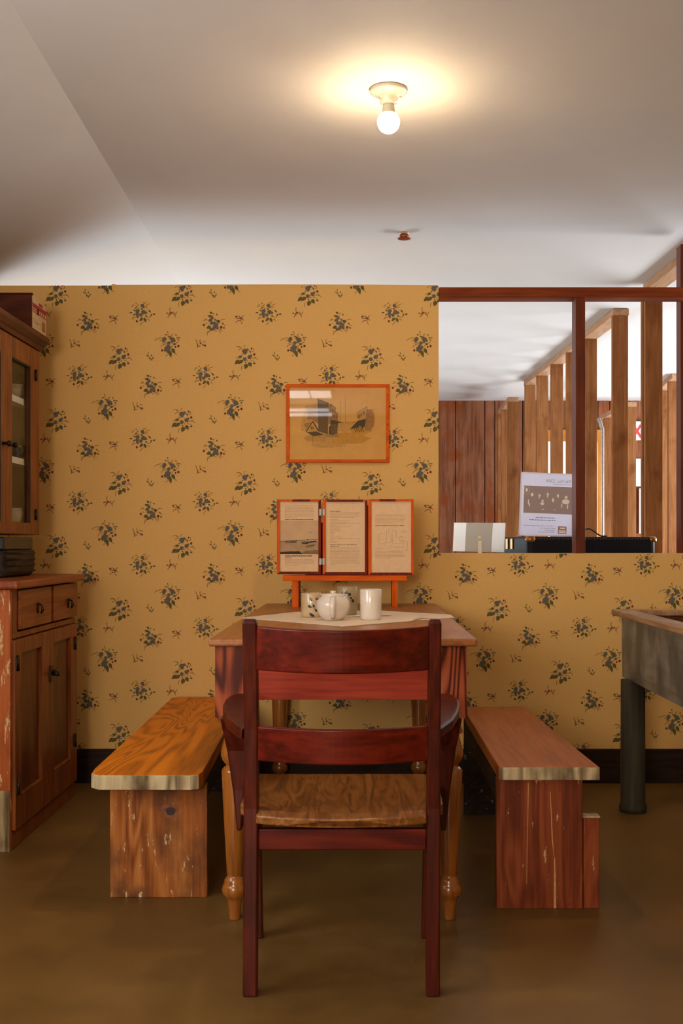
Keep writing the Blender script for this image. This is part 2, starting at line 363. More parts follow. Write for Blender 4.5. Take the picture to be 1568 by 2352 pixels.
def m_flower(x, y, r):
    n = 6 if r < 3.2 else 7; ph = (x*1.7+y) % 1
    return [(x+r*(.88+.15*math.cos(n*t))*math.cos(t+ph), y+r*(.88+.15*math.cos(n*t))*math.sin(t+ph)) for t in [2*math.pi*i/(4*n) for i in range(4*n)]]
def m_leaf(x0, y0, x1, y1, wd):
    dx, dy = x1-x0, y1-y0; l = math.hypot(dx, dy) or 1; nx, ny = -dy/l*wd/2, dx/l*wd/2
    P = lambda t, k: (x0+dx*t+nx*k, y0+dy*t+ny*k)
    return [P(-.05,0), P(.12,.7), P(.38,1), P(.7,.62), P(1,0), P(.7,-.62), P(.38,-1), P(.12,-.7)]
def m_blade(pts, wd):
    out, bk = [], []
    P = [pts[0]]+pts
    if len(pts) == 3:   # smooth the bend
        a, c, d = pts; pts = [((1-t)**2*a[0]+2*t*(1-t)*(2*c[0]-.5*a[0]-.5*d[0])+t*t*d[0], (1-t)**2*a[1]+2*t*(1-t)*(2*c[1]-.5*a[1]-.5*d[1])+t*t*d[1]) for t in (0,.25,.5,.75,1)]
    for i, p in enumerate(pts):
        q, r_ = pts[max(i-1, 0)], pts[min(i+1, len(pts)-1)]; dx, dy = r_[0]-q[0], r_[1]-q[1]; l = math.hypot(dx, dy) or 1
        k = wd*(.5 if i in (0, len(pts)-1) else 1)/2; out.append((p[0]-dy/l*k, p[1]+dx/l*k)); bk.append((p[0]+dy/l*k, p[1]-dx/l*k))
    return out, bk
MOT = {
 'B': dict(c=(686,529), s=19.6,
   fl=[(510,480,95),(490,610,85),(500,710,60),(770,530,105),(880,560,65),(725,235,85),(765,310,45),(650,660,80)],
   lf=[(740,780,590,950,130),(800,790,895,995,130),(740,400,630,365,70),(410,490,300,410,60),(270,550,130,560,60),(375,610,320,700,80),(305,265,210,260,40),(345,230,285,170,40),(455,170,425,90,45),(480,260,560,180,40),(470,310,360,385,60),(1030,450,1100,560,85),(1150,610,1090,720,70),(1195,630,1335,612,75),(560,770,470,770,80),(850,690,960,720,80),(700,390,640,370,60)],
   be=[(475,940,55)],
   gr=[[(830,150),(860,95),(905,40)],[(740,80),(780,110),(820,145)],[(820,350),(900,220),(1080,150)],[(850,360),(900,310),(980,290)],[(230,870),(330,790),(450,770)],[(620,1130),(700,1020),(770,950)],[(930,880),(1010,870),(1060,915)],[(930,790),(1080,740),(1140,670)],[(400,260),(530,330),(585,410)],[(940,420),(1000,435),(1060,475)],[(300,720),(300,760),(290,790)]]),
 'C': dict(c=(819,697), s=17.42,
   fl=[(655,500,85),(620,570,62),(910,470,62),(985,530,95),(1050,570,58),(830,660,72),(790,770,62),(770,890,125),(700,940,70),(850,830,70),(950,620,52)],
   lf=[(960,880,1080,1090,150),(860,960,925,1250,140),(830,1000,750,1070,85),(1000,700,1135,700,95),(800,420,885,390,65),(670,350,765,300,50),(770,190,800,255,50),(1105,310,1132,385,50),(1180,470,1190,400,42),(1210,450,1315,458,50),(1185,520,1250,560,60)],
   be=[(1215,780,55),(565,960,50),(1100,820,42)],
   gr=[[(260,585),(330,500),(480,490)],[(440,440),(500,445),(560,490)],[(470,590),(510,555),(560,530)],[(530,675),(650,650),(750,665)],[(510,855),(570,745),(770,690)],[(920,365),(960,320),(1010,285)],[(880,410),(930,390),(1000,370)],[(810,270),(795,330),(780,400)],[(1110,685),(1160,640),(1250,620)],[(950,870),(960,780),(1000,740)],[(700,1195),(760,1150),(820,1100)],[(1080,1075),(1120,1110),(1160,1135)],[(1130,420),(1150,480),(1190,500)]]),
 'A': dict(c=(784,963), s=22.4,
   fl=[(740,680,135),(870,600,75),(760,770,80),(985,980,110),(1070,900,60),(740,1085,105)],
   lf=[(440,1130,220,1355,190),(640,1140,370,1335,190),(850,1330,740,1600,230),(950,1250,1085,1475,210),(600,950,380,965,140),(800,1290,750,1225,80),(1050,1110,1080,1190,50),(985,630,1060,780,75),(580,820,665,885,60),(1170,1315,1310,1285,95)],
   be=[(1095,540,55),(1230,840,68)],
   gr=[[(290,475),(420,430),(590,495)],[(440,480),(540,520),(610,630)],[(390,665),(450,600),(530,590)],[(680,500),(710,420),(770,350)],[(1120,1055),(1250,1010),(1330,965)],[(1170,1030),(1330,1040),(1430,1150)],[(1150,1165),(1190,1210),(1240,1260)],[(850,1225),(880,1170),(920,1115)],[(610,1385),(580,1500),(560,1660)],[(1180,520),(1190,660),(1090,690)],[(270,1020),(400,1020),(500,1095)]]),
 'D': dict(c=(732,993), s=26.13,
   fl=[(660,750,85),(560,860,100),(480,900,70),(620,1050,115),(780,1060,110),(920,1150,105),(940,1320,105),(800,1280,120),(720,1380,105),(835,850,65)],
   lf=[(650,480,490,370,130),(640,660,360,605,160),(900,930,1160,945,190),(1000,860,1060,1090,170),(570,1260,295,1355,230),(650,1370,510,1520,190),(700,510,780,430,62),(895,500,985,600,85),(1300,1330,1440,1350,105),(1240,1060,1365,1085,60)],
   be=[(1190,1300,90),(150,1160,75)],
   gr=[[(100,905),(250,860),(370,870)],[(180,785),(260,810),(330,860)],[(1150,900),(1260,825),(1440,845)],[(950,1430),(1080,1500),(1150,1660)],[(1050,1400),(1160,1430),(1260,1560)],[(780,1460),(850,1500),(915,1570)],[(460,1480),(370,1600),(370,1790)],[(680,700),(690,630),(720,560)],[(240,1065),(300,1050),(370,1055)],[(1210,1030),(1320,1140),(1460,1215)],[(490,1480),(470,1570),(425,1650)]]),
 'e': dict(c=(500,665), s=4.9, fl=[], lf=[(480,668,458,650,12),(482,648,484,615,10),(515,672,525,645,12),(532,700,545,668,12),(510,688,488,702,11),(526,692,522,722,12)], be=[], pl=[], gr=[[(480,665),(495,680),(530,715)],[(490,650),(485,665),(478,668)],[(510,690),(505,705),(512,716)]]),
 'f': dict(c=(110,260), s=4.9, fl=[], lf=[], be=[], pl=[(68,243,15),(122,262,17),(92,286,8),(105,245,8)], gr=[[(55,310),(90,288),(130,280)],[(118,285),(125,310),(137,330)],[(92,225),(100,240),(115,262)],[(157,228),(140,240),(125,262)],[(60,262),(90,262),(120,265)],[(155,285),(140,275),(125,265)]]),
 'g': dict(c=(760,200), s=4.9, fl=[], lf=[], be=[], pl=[(748,194,16),(707,196,9),(733,216,11)], gr=[[(742,128),(735,155),(742,190)],[(755,195),(785,210),(800,250)],[(822,178),(802,200),(796,225)],[(715,250),(720,230),(745,195)],[(690,205),(715,200),(745,200)],[(765,190),(780,185),(778,215)]]),
 'h': dict(c=(1085,540), s=4.9, fl=[], lf=[], be=[], pl=[(1130,552,15),(1083,530,12),(1108,544,9)], gr=[[(1018,482),(1040,520),(1042,578)],[(1040,580),(1062,562),(1085,560)],[(1078,480),(1074,510),(1085,540)],[(1100,512),(1120,510),(1142,516)],[(1045,578),(1052,545),(1045,530)],[(1108,560),(1130,552),(1140,570)]]),
}
LAT = 289.3
def motif(k, px, py):
    d = MOT[k]; T = lambda x, y: (px+(x-d['c'][0])/d['s'], py+(y-d['c'][1])/d['s']); q = 1/d['s']
    for g in d['gr']:
        a, c = m_blade([T(*p) for p in g], 1.5 if d['s'] > 5 else 1.7)
        for i in range(len(a)-1): put([a[i], a[i+1], c[i+1], c[i]], 3, 1)
    for l in d['lf']: put(m_leaf(*T(l[0], l[1]), *T(l[2], l[3]), l[4]*q), 2, 2)
    for f in d['fl']: put(m_flower(*T(f[0], f[1]), f[2]*q*1.12), 1, 3)
    for f in d['be']:
        x, y = T(f[0], f[1]); r_ = f[2]*q; put([(x+r_*.85*math.cos(t), y+r_*math.sin(t)) for t in [i*math.pi/5 for i in range(10)]], 4, 4)
    for f in d.get('pl', []):
        x, y = T(f[0], f[1]); r_ = f[2]*q; put([(x+r_*math.cos(t), y+r_*.8*math.sin(t)) for t in [i*math.pi/4 for i in range(8)]], 5, 4)
OFF = {'A': (130,675), 'B': (325,717), 'C': (387,790), 'D': (201,740), 'e': (199,673), 'f': (262,731), 'g': (395,720), 'h': (172,791)}
for k, (ox, oy) in OFF.items():
    for i in range(-3, 6):
        for j in range(-1, 5):
            for hx, hy in ((0, 0), (.5, .5)):
                px, py = ox+(i+hx)*LAT, oy+(j+hy)*LAT
                if -300 < px < 1750 and 620 < py < 1760: motif(k, px, py)
wallp = struct(b.build('wall_back', ['paper', 'flower', 'leaf', 'grass', 'berry', 'plum']))

struct(MB().box(wx(-500), 2.25, WY-.018, WY-.002, 0, Z(1722, 545)).build('baseboard_back', 'trim_dark', bevel=.003))
# other shell walls
M['sidepaint'] = plain('side_wall_paint', srgb(196, 170, 120), .8, .03, 8)
struct(MB().box(-1.75, -1.66, -2.3, .7, 0, 2.12).box(-1.75, -1.66, 2.3, WY, 0, 2.12).box(-1.75, -1.66, .7, 2.3, 0, .9).box(-1.75, -1.66, .7, 2.3, 1.8, 2.12).build('wall_left', 'sidepaint'))
b = MB(); b.box(-1.55, -2.2, -2.4, -2.3, 0, 2.4).box(-.55, 5.2, -2.4, -2.3, 0, 2.4).box(-1.55, -.55, -2.4, -2.3, 0, .95).box(-1.55, -.55, -2.4, -2.3, 1.85, 2.4)
struct(b.build('wall_rear', 'sidepaint'))
b = MB(); b.box(-2.2, -2.1, WY+.1, 11, 0, .5).box(-2.2, -2.1, WY+.1, 11, 1.5, 2.4).box(-2.2, -2.1, WY+.1, 6.2, .5, 1.5).box(-2.2, -2.1, 8.6, 11, .5, 1.5)
struct(b.build('wall_left_back_room', 'ceiling'))
b = MB(); b.box(5.1, 5.2, -2.3, 11, 0, .2).box(5.1, 5.2, -2.3, 11, 1.9, 2.4).box(5.1, 5.2, -2.3, 5.2, .2, 1.9).box(5.1, 5.2, 10.1, 11, .2, 1.9)
struct(b.build('wall_right', 'ceiling'))
struct(MB().box(2.25, 2.33, -2.3, WY+.1, 0, 2.1).build('wall_right_kitchen', 'sidepaint'))
# rear window frame (behind the camera)
b = MB(); b.box(-1.6, -.5, -2.36, -2.31, .9, .95).box(-1.6, -.5, -2.36, -2.31, 1.85, 1.9).box(-1.6, -1.55, -2.36, -2.31, .95, 1.85).box(-.55, -.5, -2.36, -2.31, .95, 1.85)
struct(b.build('window_1', 'cab'))

# ---- far wall of upright boards with window and door openings
FS = 245.5; FY = F/FS
def fx(px): return (px-833)/FS
def fz(py): return H-(py-1249)/FS
holes = [(1250, 1373, 1012), (1416, 1446, 1012), (1532, 1580, 1010)]
edges = [-2.2]+[fx(p) for p in (930, 965, 1007, 1046, 1113, 1136, 1168, 1200, 1250)]
b = MB()
xs = sorted(edges+[fx(h[0]) for h in holes]+[fx(h[1]) for h in holes]+[fx(1400), fx(1490), fx(1510), fx(1620), fx(1700), 5.2, -1.5, -.8])
for a_, c_ in zip(xs, xs[1:]):
    mid = (a_+c_)/2; top_ = CZ
    hole = [h for h in holes if fx(h[0])-.001 <= mid <= fx(h[1])+.001]
    z0 = fz(hole[0][2]) if hole else 0
    b.box(a_+.004, c_-.004, FY+random.uniform(0, .006), FY+.09, z0, CZ)
    if hole: b.box(a_+.004, c_-.004, FY, FY+.09, 0, .8)
b.box(-2.2, fx(1250), FY+.05, FY+.08, 0, CZ)
struct(b.build('wall_far', 'farwood'))
for k, h in enumerate(holes):
    x0, x1, zt = fx(h[0]), fx(h[1]), fz(h[2]); t_ = .05
    b = MB(); b.box(x0-.055, x1+.055, FY-.03, FY-.005, zt-.01, zt+.1).box(x0-.05, x0+.01, FY-.025, FY-.005, .8, zt-.01).box(x1-.01, x1+.05, FY-.025, FY-.005, .8, zt-.01)
    struct(b.build('window_%d' % (k+2), 'farframe'))

# ================================================================== FRONT TIMBER FRAME OF THE OPENING
t = thing('timber_frame', 'red-brown beam and posts framing the opening beside the wallpaper', 'frame', (wx(1007), WY, wz(1271)))
zt, zb = wz(659.5), wz(683)
MB().box(wx(1008), 2.25, WY, WY+.09, zb, zt).build('beam', 'redframe_x', t, .003)
b = MB()
MB().box(.902, .9427, WY+.002, WY+.09, wz(1271), zb).build('post', 'redframe', t, .002)
MB().box(1.372, 1.415, WY+.092, WY+.16, wz(1271)-.3, CZ-.045).build('post', 'redframe', t, .002)

# ---- stud partitions
def partition(label, x_at, studs, ztop, y0, y1, foot=0.0):
    t = thing('stud_partition', label, 'partition', (x_at(y0), y0, 0))
    MB().loft([[(x_at(y), y, ztop-.038), (x_at(y)+.09, y, ztop-.038), (x_at(y)+.09, y, ztop), (x_at(y), y, ztop)] for y in (y0, y1)]).build('top_plate', 'pineY', t, .002)
    for y in studs:
        x = x_at(y); j = random.uniform(-.004, .004)
        MB().box(x+j, x+.088+j, y, y+.038, foot, ztop-.038).build('stud', 'pineZ', t, .002)
    return t
zp = CZ-.002
plx = lambda y: 1.467+(1.326-1.467)*(y-5.19)/(9.27-5.19)
partition('near stretch of open stud partition, close behind the right post', plx, [5.79, 5.84], zp, 4.96, 5.84)
partition('long run of open pine studs stepping away behind the middle post', plx, [6.44, 7.18, 7.69, 8.19, 8.75, 9.27], zp, 6.44, 9.32)
h = 1.22
partition('low stud partition against the barn boards, left of the long stud run', lambda y: 1.205+.03*(y-9.41), [9.41, 10.0, 10.3], H+h, 9.41, 10.35)
partition('short stud partition standing in front of the exit sign', lambda y: 2.087, [9.0, 9.40, 9.8], H+1.128, 9.0, 9.9)
partition('stud partition at the right picture edge of the back room', lambda y: 2.44+.10*(y-9.0), [9.06, 9.6], zp, 8.9, 9.75)
b = MB(); b.tube([(fx(1383)*.985, 9.9, 0), (fx(1383)*.985, 9.9, fz(980))], .018); b2 = b
# conduit running up beside the fourth stud
tag(MB().tube([(X(1383, 392), F/392, .0), (X(1383, 392), F/392, Z(985, 392)), (X(1379, 392), F/392+.05, Z(960, 392))], .010).build('conduit_pipe', 'conduit'), 'grey metal conduit running up beside a pine stud', 'pipe')
struct(MB().box(X(1475, 440), X(1479, 440), F/440, F/440+.03, 0, CZ-.05).build('trim_1', 'redZ'))
struct(MB().box(X(1479.6, 442), X(1482, 442), F/442, F/442+.02, 0, CZ-.05).build('trim_2', 'cardwhite'))

# ---- things on the far wall
t = thing('exit_sign', 'white exit sign with red letters on the far wall', 'sign', (fx(1468), FY, fz(990)))
SY = FY-.05
MB().box(fx(1431), fx(1507), SY, SY+.03, fz(1012), fz(969)).build('board', 'exitwhite', t, .004)
vs, fs, w_ = textmesh('EXIT', .165, bold=.006)
x0 = fx(1432); k = (fx(1499)-x0)/w_
b = MB(); b.add([(x0+x*k, SY-.002, fz(1006)+y*1.02) for x, y in vs], fs); b.build('letters', 'signred', t, label='red letters EXIT')
tag(MB().box(fx(1456), fx(1484), FY-.02, FY-.006, fz(1117), fz(1054)).build('notice_card', 'cardwhite'), 'plain white card on the far wall below the exit sign', 'card')
t = thing('framed_photograph', 'white framed picture hanging low on the far wall beneath the card', 'picture', (fx(1485), FY, fz(1170)))
MB().box(fx(1466), fx(1506), FY-.03, FY-.006, fz(1226), fz(1122)).build('frame', 'exitwhite', t, .003)
MB().box(fx(1474), fx(1498), FY-.034, FY-.0301, fz(1212), fz(1136)).build('print', 'photo_soft', t)

# ================================================================== BACK TABLE WITH CASE AND SIGNS
BT = wz(1271)-.012
t = thing('display_table', 'pale wooden table behind the low papered wall', 'table', (1.0, 5.4, 0))
MB().box(.25, 1.95, WY+.16, 5.5, BT-.03, BT).build('tabletop', 'pineY', t, .003)
for x in (.3, 1.85):
    for y in (5.02, 5.40): MB().box(x, x+.05, y, y+.05, 0, BT-.03).build('leg', 'pineZ', t, .002)

# case: rotated slightly
cs = 512.; cy = F/cs
cx0 = X(1213, cs); top_z = H+(1249-1232.5)/cs; an = R(14)
t = thing('suitcase', 'black hard case with brass corners standing behind the sill', 'suitcase', (cx0, cy, BT+.001))
rot = (cx0, cy, an)
def rbox2(x0, x1, y0, y1, z0, z1, r=.03):
    p = []
    for (cx, cyy, a0) in ((x1-r, y0+r, -90), (x1-r, y1-r, 0), (x0+r, y1-r, 90), (x0+r, y0+r, 180)):
        for i in range(5): a = R(a0+i*22.5); p.append((cx+r*math.cos(a), cyy+r*math.sin(a)))
    return p
pl = rbox2(cx0, cx0+.635, cy, cy+.42, 0, 0)
mz = BT+(top_z-BT)*.56
def sec(z, d): 
    q = rbox2(cx0+d, cx0+.635-d, cy+d, cy+.42-d, 0, 0); return [(x, y, z) for x, y in q]
MB().loft([sec(BT+.001, .006), sec(BT+.006, 0), sec(mz, 0)]).build('case_body', 'case', t, rot=rot)
MB().loft([sec(mz+.0002, 0), sec(top_z-.008, 0), sec(top_z-.002, .005), sec(top_z, .012)]).build('lid', 'case', t, rot=rot)
for q in (.10, .16):
    MB().box(cx0-.006, cx0-.0002, cy+q+.08, cy+q+.105, mz-.02, top_z-.008).build('latch', 'brass', t, .001, label='small brass latch', rot=rot)
for (x, y) in ((cx0+.010, cy+.010), (cx0+.625, cy+.010), (cx0+.010, cy+.41)):
    MB().lathe([(top_z-.024, .0235), (top_z-.006, .0235), (top_z+.001, .016), (top_z+.002, .004)], x+(.008 if x < cx0+.3 else -.008), y+(.008 if y < cy+.2 else -.008), 0, 18).build('corner_cap', 'brass', t, rot=rot, label='worn brass corner')
b = MB()
for i in range(40): b.box(cx0+.03+i*.0145, cx0+.035+i*.0145, cy-.0008, cy-.0001, top_z-.011, top_z-.0095)
b.build('stitching', 'conduit', t, rot=rot)

# clear acrylic sign seen from the back
aS = 497.; aY = F/aS
al = Vector((X(1197, aS), aY, Z(1085, aS))); bl = Vector((X(1191.5, aS), aY, top_z+.009)); wv = Vector((X(1318, aS)-X(1197, aS), 0, -.010))
t = thing('acrylic_sign_holder', 'clear acrylic holder with a printed sheet seen from behind, standing on the black case', 'sign', tuple(bl))
def AP(u, v, d=0.0):   # u 0..1 across, v 0..1 down
    p = al+(bl-al)*v+wv*u; return (p.x, p.y+d, p.z)
b = MB(); b.loft([[AP(0,0,d), AP(1,0,d), AP(1,1,d), AP(0,1,d)] for d in (0, .003)]); b.build('sheet', 'acry', t)
b = MB()
for (u0, v0, u1, v1) in ((-.008,-.004,.008,1.0), (.99,-.004,1.005,1.0), (-.008,-.008,1.005,.004), (-.008,.992,1.005,1.003)):
    b.loft([[AP(u0,v0,d), AP(u1,v0,d), AP(u1,v1,d), AP(u0,v1,d)] for d in (-.003, .005)])
b.build('acrylic_edge', 'acryedge', t)
MB().box(bl.x, bl.x+.24, aY-.012, aY+.06, top_z+.004, top_z+.0065).build('foot', 'acryedge', t)
zz = lambda x, y: ((x-140)/1330, (y-45)/1690)     # zoom pixels -> u, v
def aq(b, x0, y0, x1, y1, d=-.0006):
    u0, v0 = zz(x0, y0); u1, v1 = zz(x1, y1); b.flat([AP(u0,v0,d), AP(u1,v0,d), AP(u1,v1,d), AP(u0,v1,d)])
b = MB(); aq(b, 225, 395, 1470, 1130); b.build('printed_photograph', 'acryphoto', t)
b = MB()
for (x, y, rx, ry) in ((430,635,38,50),(620,650,30,40),(612,700,18,35),(825,610,30,42),(822,670,18,30),(965,760,26,60),(1083,640,28,50),(1290,670,36,42),(1285,790,95,70),(700,790,28,36),(695,865,52,40),(345,830,16,70),(370,910,16,45),(290,510,32,52),(1185,900,12,70),(1335,920,14,70),(715,1020,30,12),(1015,1025,18,12)):
    b.flat([AP(*zz(x+rx*math.cos(a), y+ry*math.sin(a)), -.0011) for a in [i*math.pi/7 for i in range(14)]])
ring = [(290+78*math.cos(a), 530+105*math.sin(a)) for a in [i*math.pi/10 for i in range(20)]]; ring2 = [(290+73*math.cos(a), 530+99*math.sin(a)) for a in [i*math.pi/10 for i in range(20)]]
for i in range(20):
    j = (i+1) % 20; b.flat([AP(*zz(*ring[i]), -.0011), AP(*zz(*ring[j]), -.0011), AP(*zz(*ring2[j]), -.0011), AP(*zz(*ring2[i]), -.0011)])
b.build('pale_figures', 'acrypale', t)
b = MB(); aq(b, 1115, 1460, 1330, 1665); b.build('red_square', 'acryred', t, label='small red printed square')
b = MB(); aq(b, 1165, 1490, 1290, 1530, -.0011); aq(b, 1135, 1570, 1310, 1600, -.0011); aq(b, 1135, 1615, 1310, 1640, -.0011); b.build('square_mark', 'acrypale', t)
b = MB()
vs, fs, w_ = textmesh('File No. 2304', .0235, mirror=True)
u0, v0 = zz(780, 285); u1, _ = zz(1410, 285); A0 = Vector(AP(u0, v0, -.0006)); A1 = Vector(AP(u1, v0, -.0006)); k = (A1-A0).length/w_
b.add([(A0.x+x*k, A0.y, A0.z-.0008*0+y*k-(x*k)*.045) for x, y in vs], fs)
def rowsA(x0, x1, y, hgt, words, seed):
    rr = random.Random(seed); x = x0
    while x < x1-20:
        w2 = rr.uniform(30, 95); aq(b, x, y, min(x+w2, x1), y+hgt); x += w2+14
rowsA(950, 1410, 325, 14, 3, 1); rowsA(540, 1040, 1235, 20, 3, 2); rowsA(380, 1050, 1300, 22, 4, 3)
for i, (x0, y) in enumerate(((250,1460),(660,1520),(780,1575),(620,1625))): rowsA(x0, 1035, y, 12, 3, 9+i)
b.build('print', 'acrytext', t)

# white panel sign on a small stand
ps = 505.; py_ = F/ps
t = thing('panel_sign', 'white panel with a grey centre on a slim white post, left of the black case', 'sign', (X(1098, ps), py_, BT+.001))
Q = lambda x, y, d=0: (X(1030+x/7.84, ps), py_+d, Z(1190+y/7.84, ps))
b = MB(); b.loft([[Q(98,82,d), Q(1025,88,d), Q(1000,615,d), Q(75,598,d)] for d in (0, .004)]); b.build('panel', 'signwhite', t)
b = MB(); b.loft([[Q(318,84,d), Q(798,87,d), Q(765,607,d), Q(292,602,d)] for d in (-.001, -.0001)]); b.build('grey_centre', 'signgrey', t)
b = MB(); x, _, z = Q(555, 355)
b.loft([[(x+.009*math.cos(a), py_+d, z+.009*math.sin(a)) for a in [i*math.pi/10 for i in range(20)]] for d in (-.012, -.001)], smooth=True); b.build('clip', 'exitwhite', t)
x0, _, z0 = Q(525, 400); x1, _, _ = Q(590, 400)
MB().box(x0, x1, py_-.014, py_-.004, BT+.001, z0+.006).box(x0-.006, x1+.012, py_-.014, py_-.002, z0, z0+.004).build('post', 'exitwhite', t, .001)

# cable
b = MB(); ks = 470
pts = [(X(x, ks), F/ks+.0, Z(y, ks)) for x, y in ((1335,1222),(1343,1216),(1352,1214),(1362,1219),(1372,1227),(1381,1231.5),(1394,1231))]
tag(b.tube(pts, .0035).build('power_cord', 'wire'), 'black cord curling up over the top of the case', 'cord')

# ================================================================== PICTURE ON THE WALL
pS = 543.8; pY = F/pS
t = thing('framed_drawing', 'framed sepia drawing of an old wooden street, hanging on the wallpaper', 'picture', (X(775, pS), WY, Z(972, pS)))
fx0, fx1, fz0, fz1 = X(657, pS), X(893.5, pS), Z(1062.5, pS), Z(882, pS); fw = .0135
b = MB()
yb = WY-.0025
for (pl_) in ([(fx0,fz1),(fx1,fz1),(fx1-fw,fz1-fw),(fx0+fw,fz1-fw)], [(fx0,fz0),(fx0+fw,fz0+fw),(fx1-fw,fz0+fw),(fx1,fz0)], [(fx0,fz1),(fx0+fw,fz1-fw),(fx0+fw,fz0+fw),(fx0,fz0)], [(fx1,fz1),(fx1,fz0),(fx1-fw,fz0+fw),(fx1-fw,fz1-fw)]):
    b.prism(pl_, pY, yb, 'Y')
b.build('frame', M['orange'], t, .0015)
dY = pY+.008
MB().box(fx0+fw, fx1-fw, dY, yb, fz0+fw, fz1-fw).build('backing', 'drawpaper', t)
DX = lambda x: X(640+x/5.807, pS); DZ = lambda y: Z(870+y/5.807, pS)
b = MB()
lay = [0]
def dp(pts, mi):
    lay[0] += 1; b.flat([(DX(x), dY-.0003-.00004*lay[0], DZ(y)) for x, y in pts], mi)
def dl(x0, y0, x1, y1, wd, mi):
    dx, dy = x1-x0, y1-y0; l = math.hypot(dx, dy); nx, ny = -dy/l*wd/2, dx/l*wd/2
    dp([(x0+nx, y0+ny), (x1+nx, y1+ny), (x1-nx, y1-ny), (x0-nx, y0-ny)], mi)
def blob(cx, cy, rx, ry, mi, n=22, j=.1, sd=0):
    rr = random.Random(sd+cx); dp([(cx+rx*(1+rr.uniform(-j, j))*math.cos(2*math.pi*i/n), cy+ry*(1+rr.uniform(-j, j))*math.sin(2*math.pi*i/n)) for i in range(n)], mi)
blob(880, 790, 330, 75, 4); blob(560, 790, 210, 60, 0); blob(1100, 680, 140, 60, 4, sd=3)
blob(640, 880, 200, 40, 0, sd=2)
dp([(350,362),(520,328),(520,560),(440,560),(300,600),(330,470)], 0)
dp([(380,400),(520,372),(525,600),(470,560),(440,540),(380,540)], 1)
dp([(290,596),(450,562),(380,690),(300,690)], 0)
dp([(330,600),(430,575),(370,660)], 1)
dp([(360,704),(455,566),(530,700)], 0)
dl(360,704,455,566,14,3); dl(455,566,530,695,16,3)
dp([(425,640),(440,630),(442,675),(428,675)], 2); dp([(448,632),(462,640),(464,672),(450,672)], 2)
dp([(515,268),(665,325),(655,740),(530,700)], 2)
dl(515,268,665,325,10,3); dl(528,290,532,700,8,3)
for i in range(8): dl(545+i*14, 330+i*4, 545+i*14, 725, 3, 3)
for i in range(4): dp([(562+i*24,372+i*5),(572+i*24,374+i*5),(572+i*24,412+i*5),(562+i*24,410+i*5)], 3)
dp([(665,350),(690,345),(690,600),(655,600)], 1)
dp([(690,332),(762,385),(755,430),(790,460),(790,560),(690,560)], 1)
dl(690,332,762,392,7,2); dl(745,435,795,465,6,2); dl(690,335,692,560,5,2); dl(752,400,750,560,4,2)
for (x, y) in ((708,400),(730,412),(708,470),(730,478),(768,485)): dp([(x,y),(x+9,y+4),(x+9,y+40),(x,y+38)], 2)
dp([(690,548),(740,552),(850,582),(790,590),(780,730),(720,745),(665,740),(668,640),(688,620)], 3)
for i in range(5): dl(705+i*18, 600, 708+i*18, 735, 5, 1)
dl(700,552,870,584,7,3)
for i in range(6): dl(800+i*18, 592, 803+i*18, 700-i*14, 4, 2)
dp([(370,710),(500,700),(600,745),(460,765)], 3)
for i in range(15): dl(345+i*19, 765+3*(i%3), 345+i*19, 800+13*((i*7)%5), 3, 1 if i % 2 else 2)
dl(445,765,447,870,5,2)
dl(820,300,822,580,3,2); dl(885,240,887,580,3,2); dl(880,322,895,322,3,2)
dp([(1038,460),(1175,368),(1175,560),(1150,540),(1060,560)], 0)
dp([(1175,405),(1240,412),(1275,500),(1270,620),(1230,680),(1165,680)], 1)
dl(1038,460,1180,366,6,2); dl(1175,368,1162,680,5,2); dl(1180,412,1275,412,3,2)
for (x, y) in ((1052,482),(1075,475),(1095,455),(1130,430)): dp([(x,y),(x+11,y-6),(x+11,y+42),(x,y+46)], 3)
dp([(950,670),(1050,560),(1160,532),(1140,640),(1090,610),(1060,650)], 3)
dp([(1080,620),(1160,540),(1150,630),(1110,660)], 3)
for i in range(5): dl(1010+i*24, 665-i*4, 1028+i*26, 710, 7, 3)
for i in range(4): dl(1000+i*26, 665-i*4, 1018+i*26, 705, 3, 4)
dp([(850,590),(1030,560),(940,670),(880,720),(830,700)], 0)
for i in range(7): dl(890+i*20, 566, 890+i*20, 590+5*(i%3), 4, 2)
for k, (a_, c_) in enumerate(((0, 0), (60, 10))):
    for i in range(6): dl(810+a_+i*22, 915-i*22-c_, 832+a_+i*22, 893-i*22-c_, 12-i, 0)
for i in range(16): dl(620+i*12, 745, 618+i*12, 770+(i*5)%14, 4, 2)
for i in range(12): dl(1010+i*12, 850-(i*7)%20, 1040+i*12, 835-(i*5)%16, 4, 0)
b.build('drawing', ['sk1', 'sk2', 'sk3', 'sk4', 'sk5'], t)
MB().box(fx0+fw, fx1-fw, pY+.001, pY+.0025, fz0+fw, fz1-fw).build('glass_pane', 'glass', t)

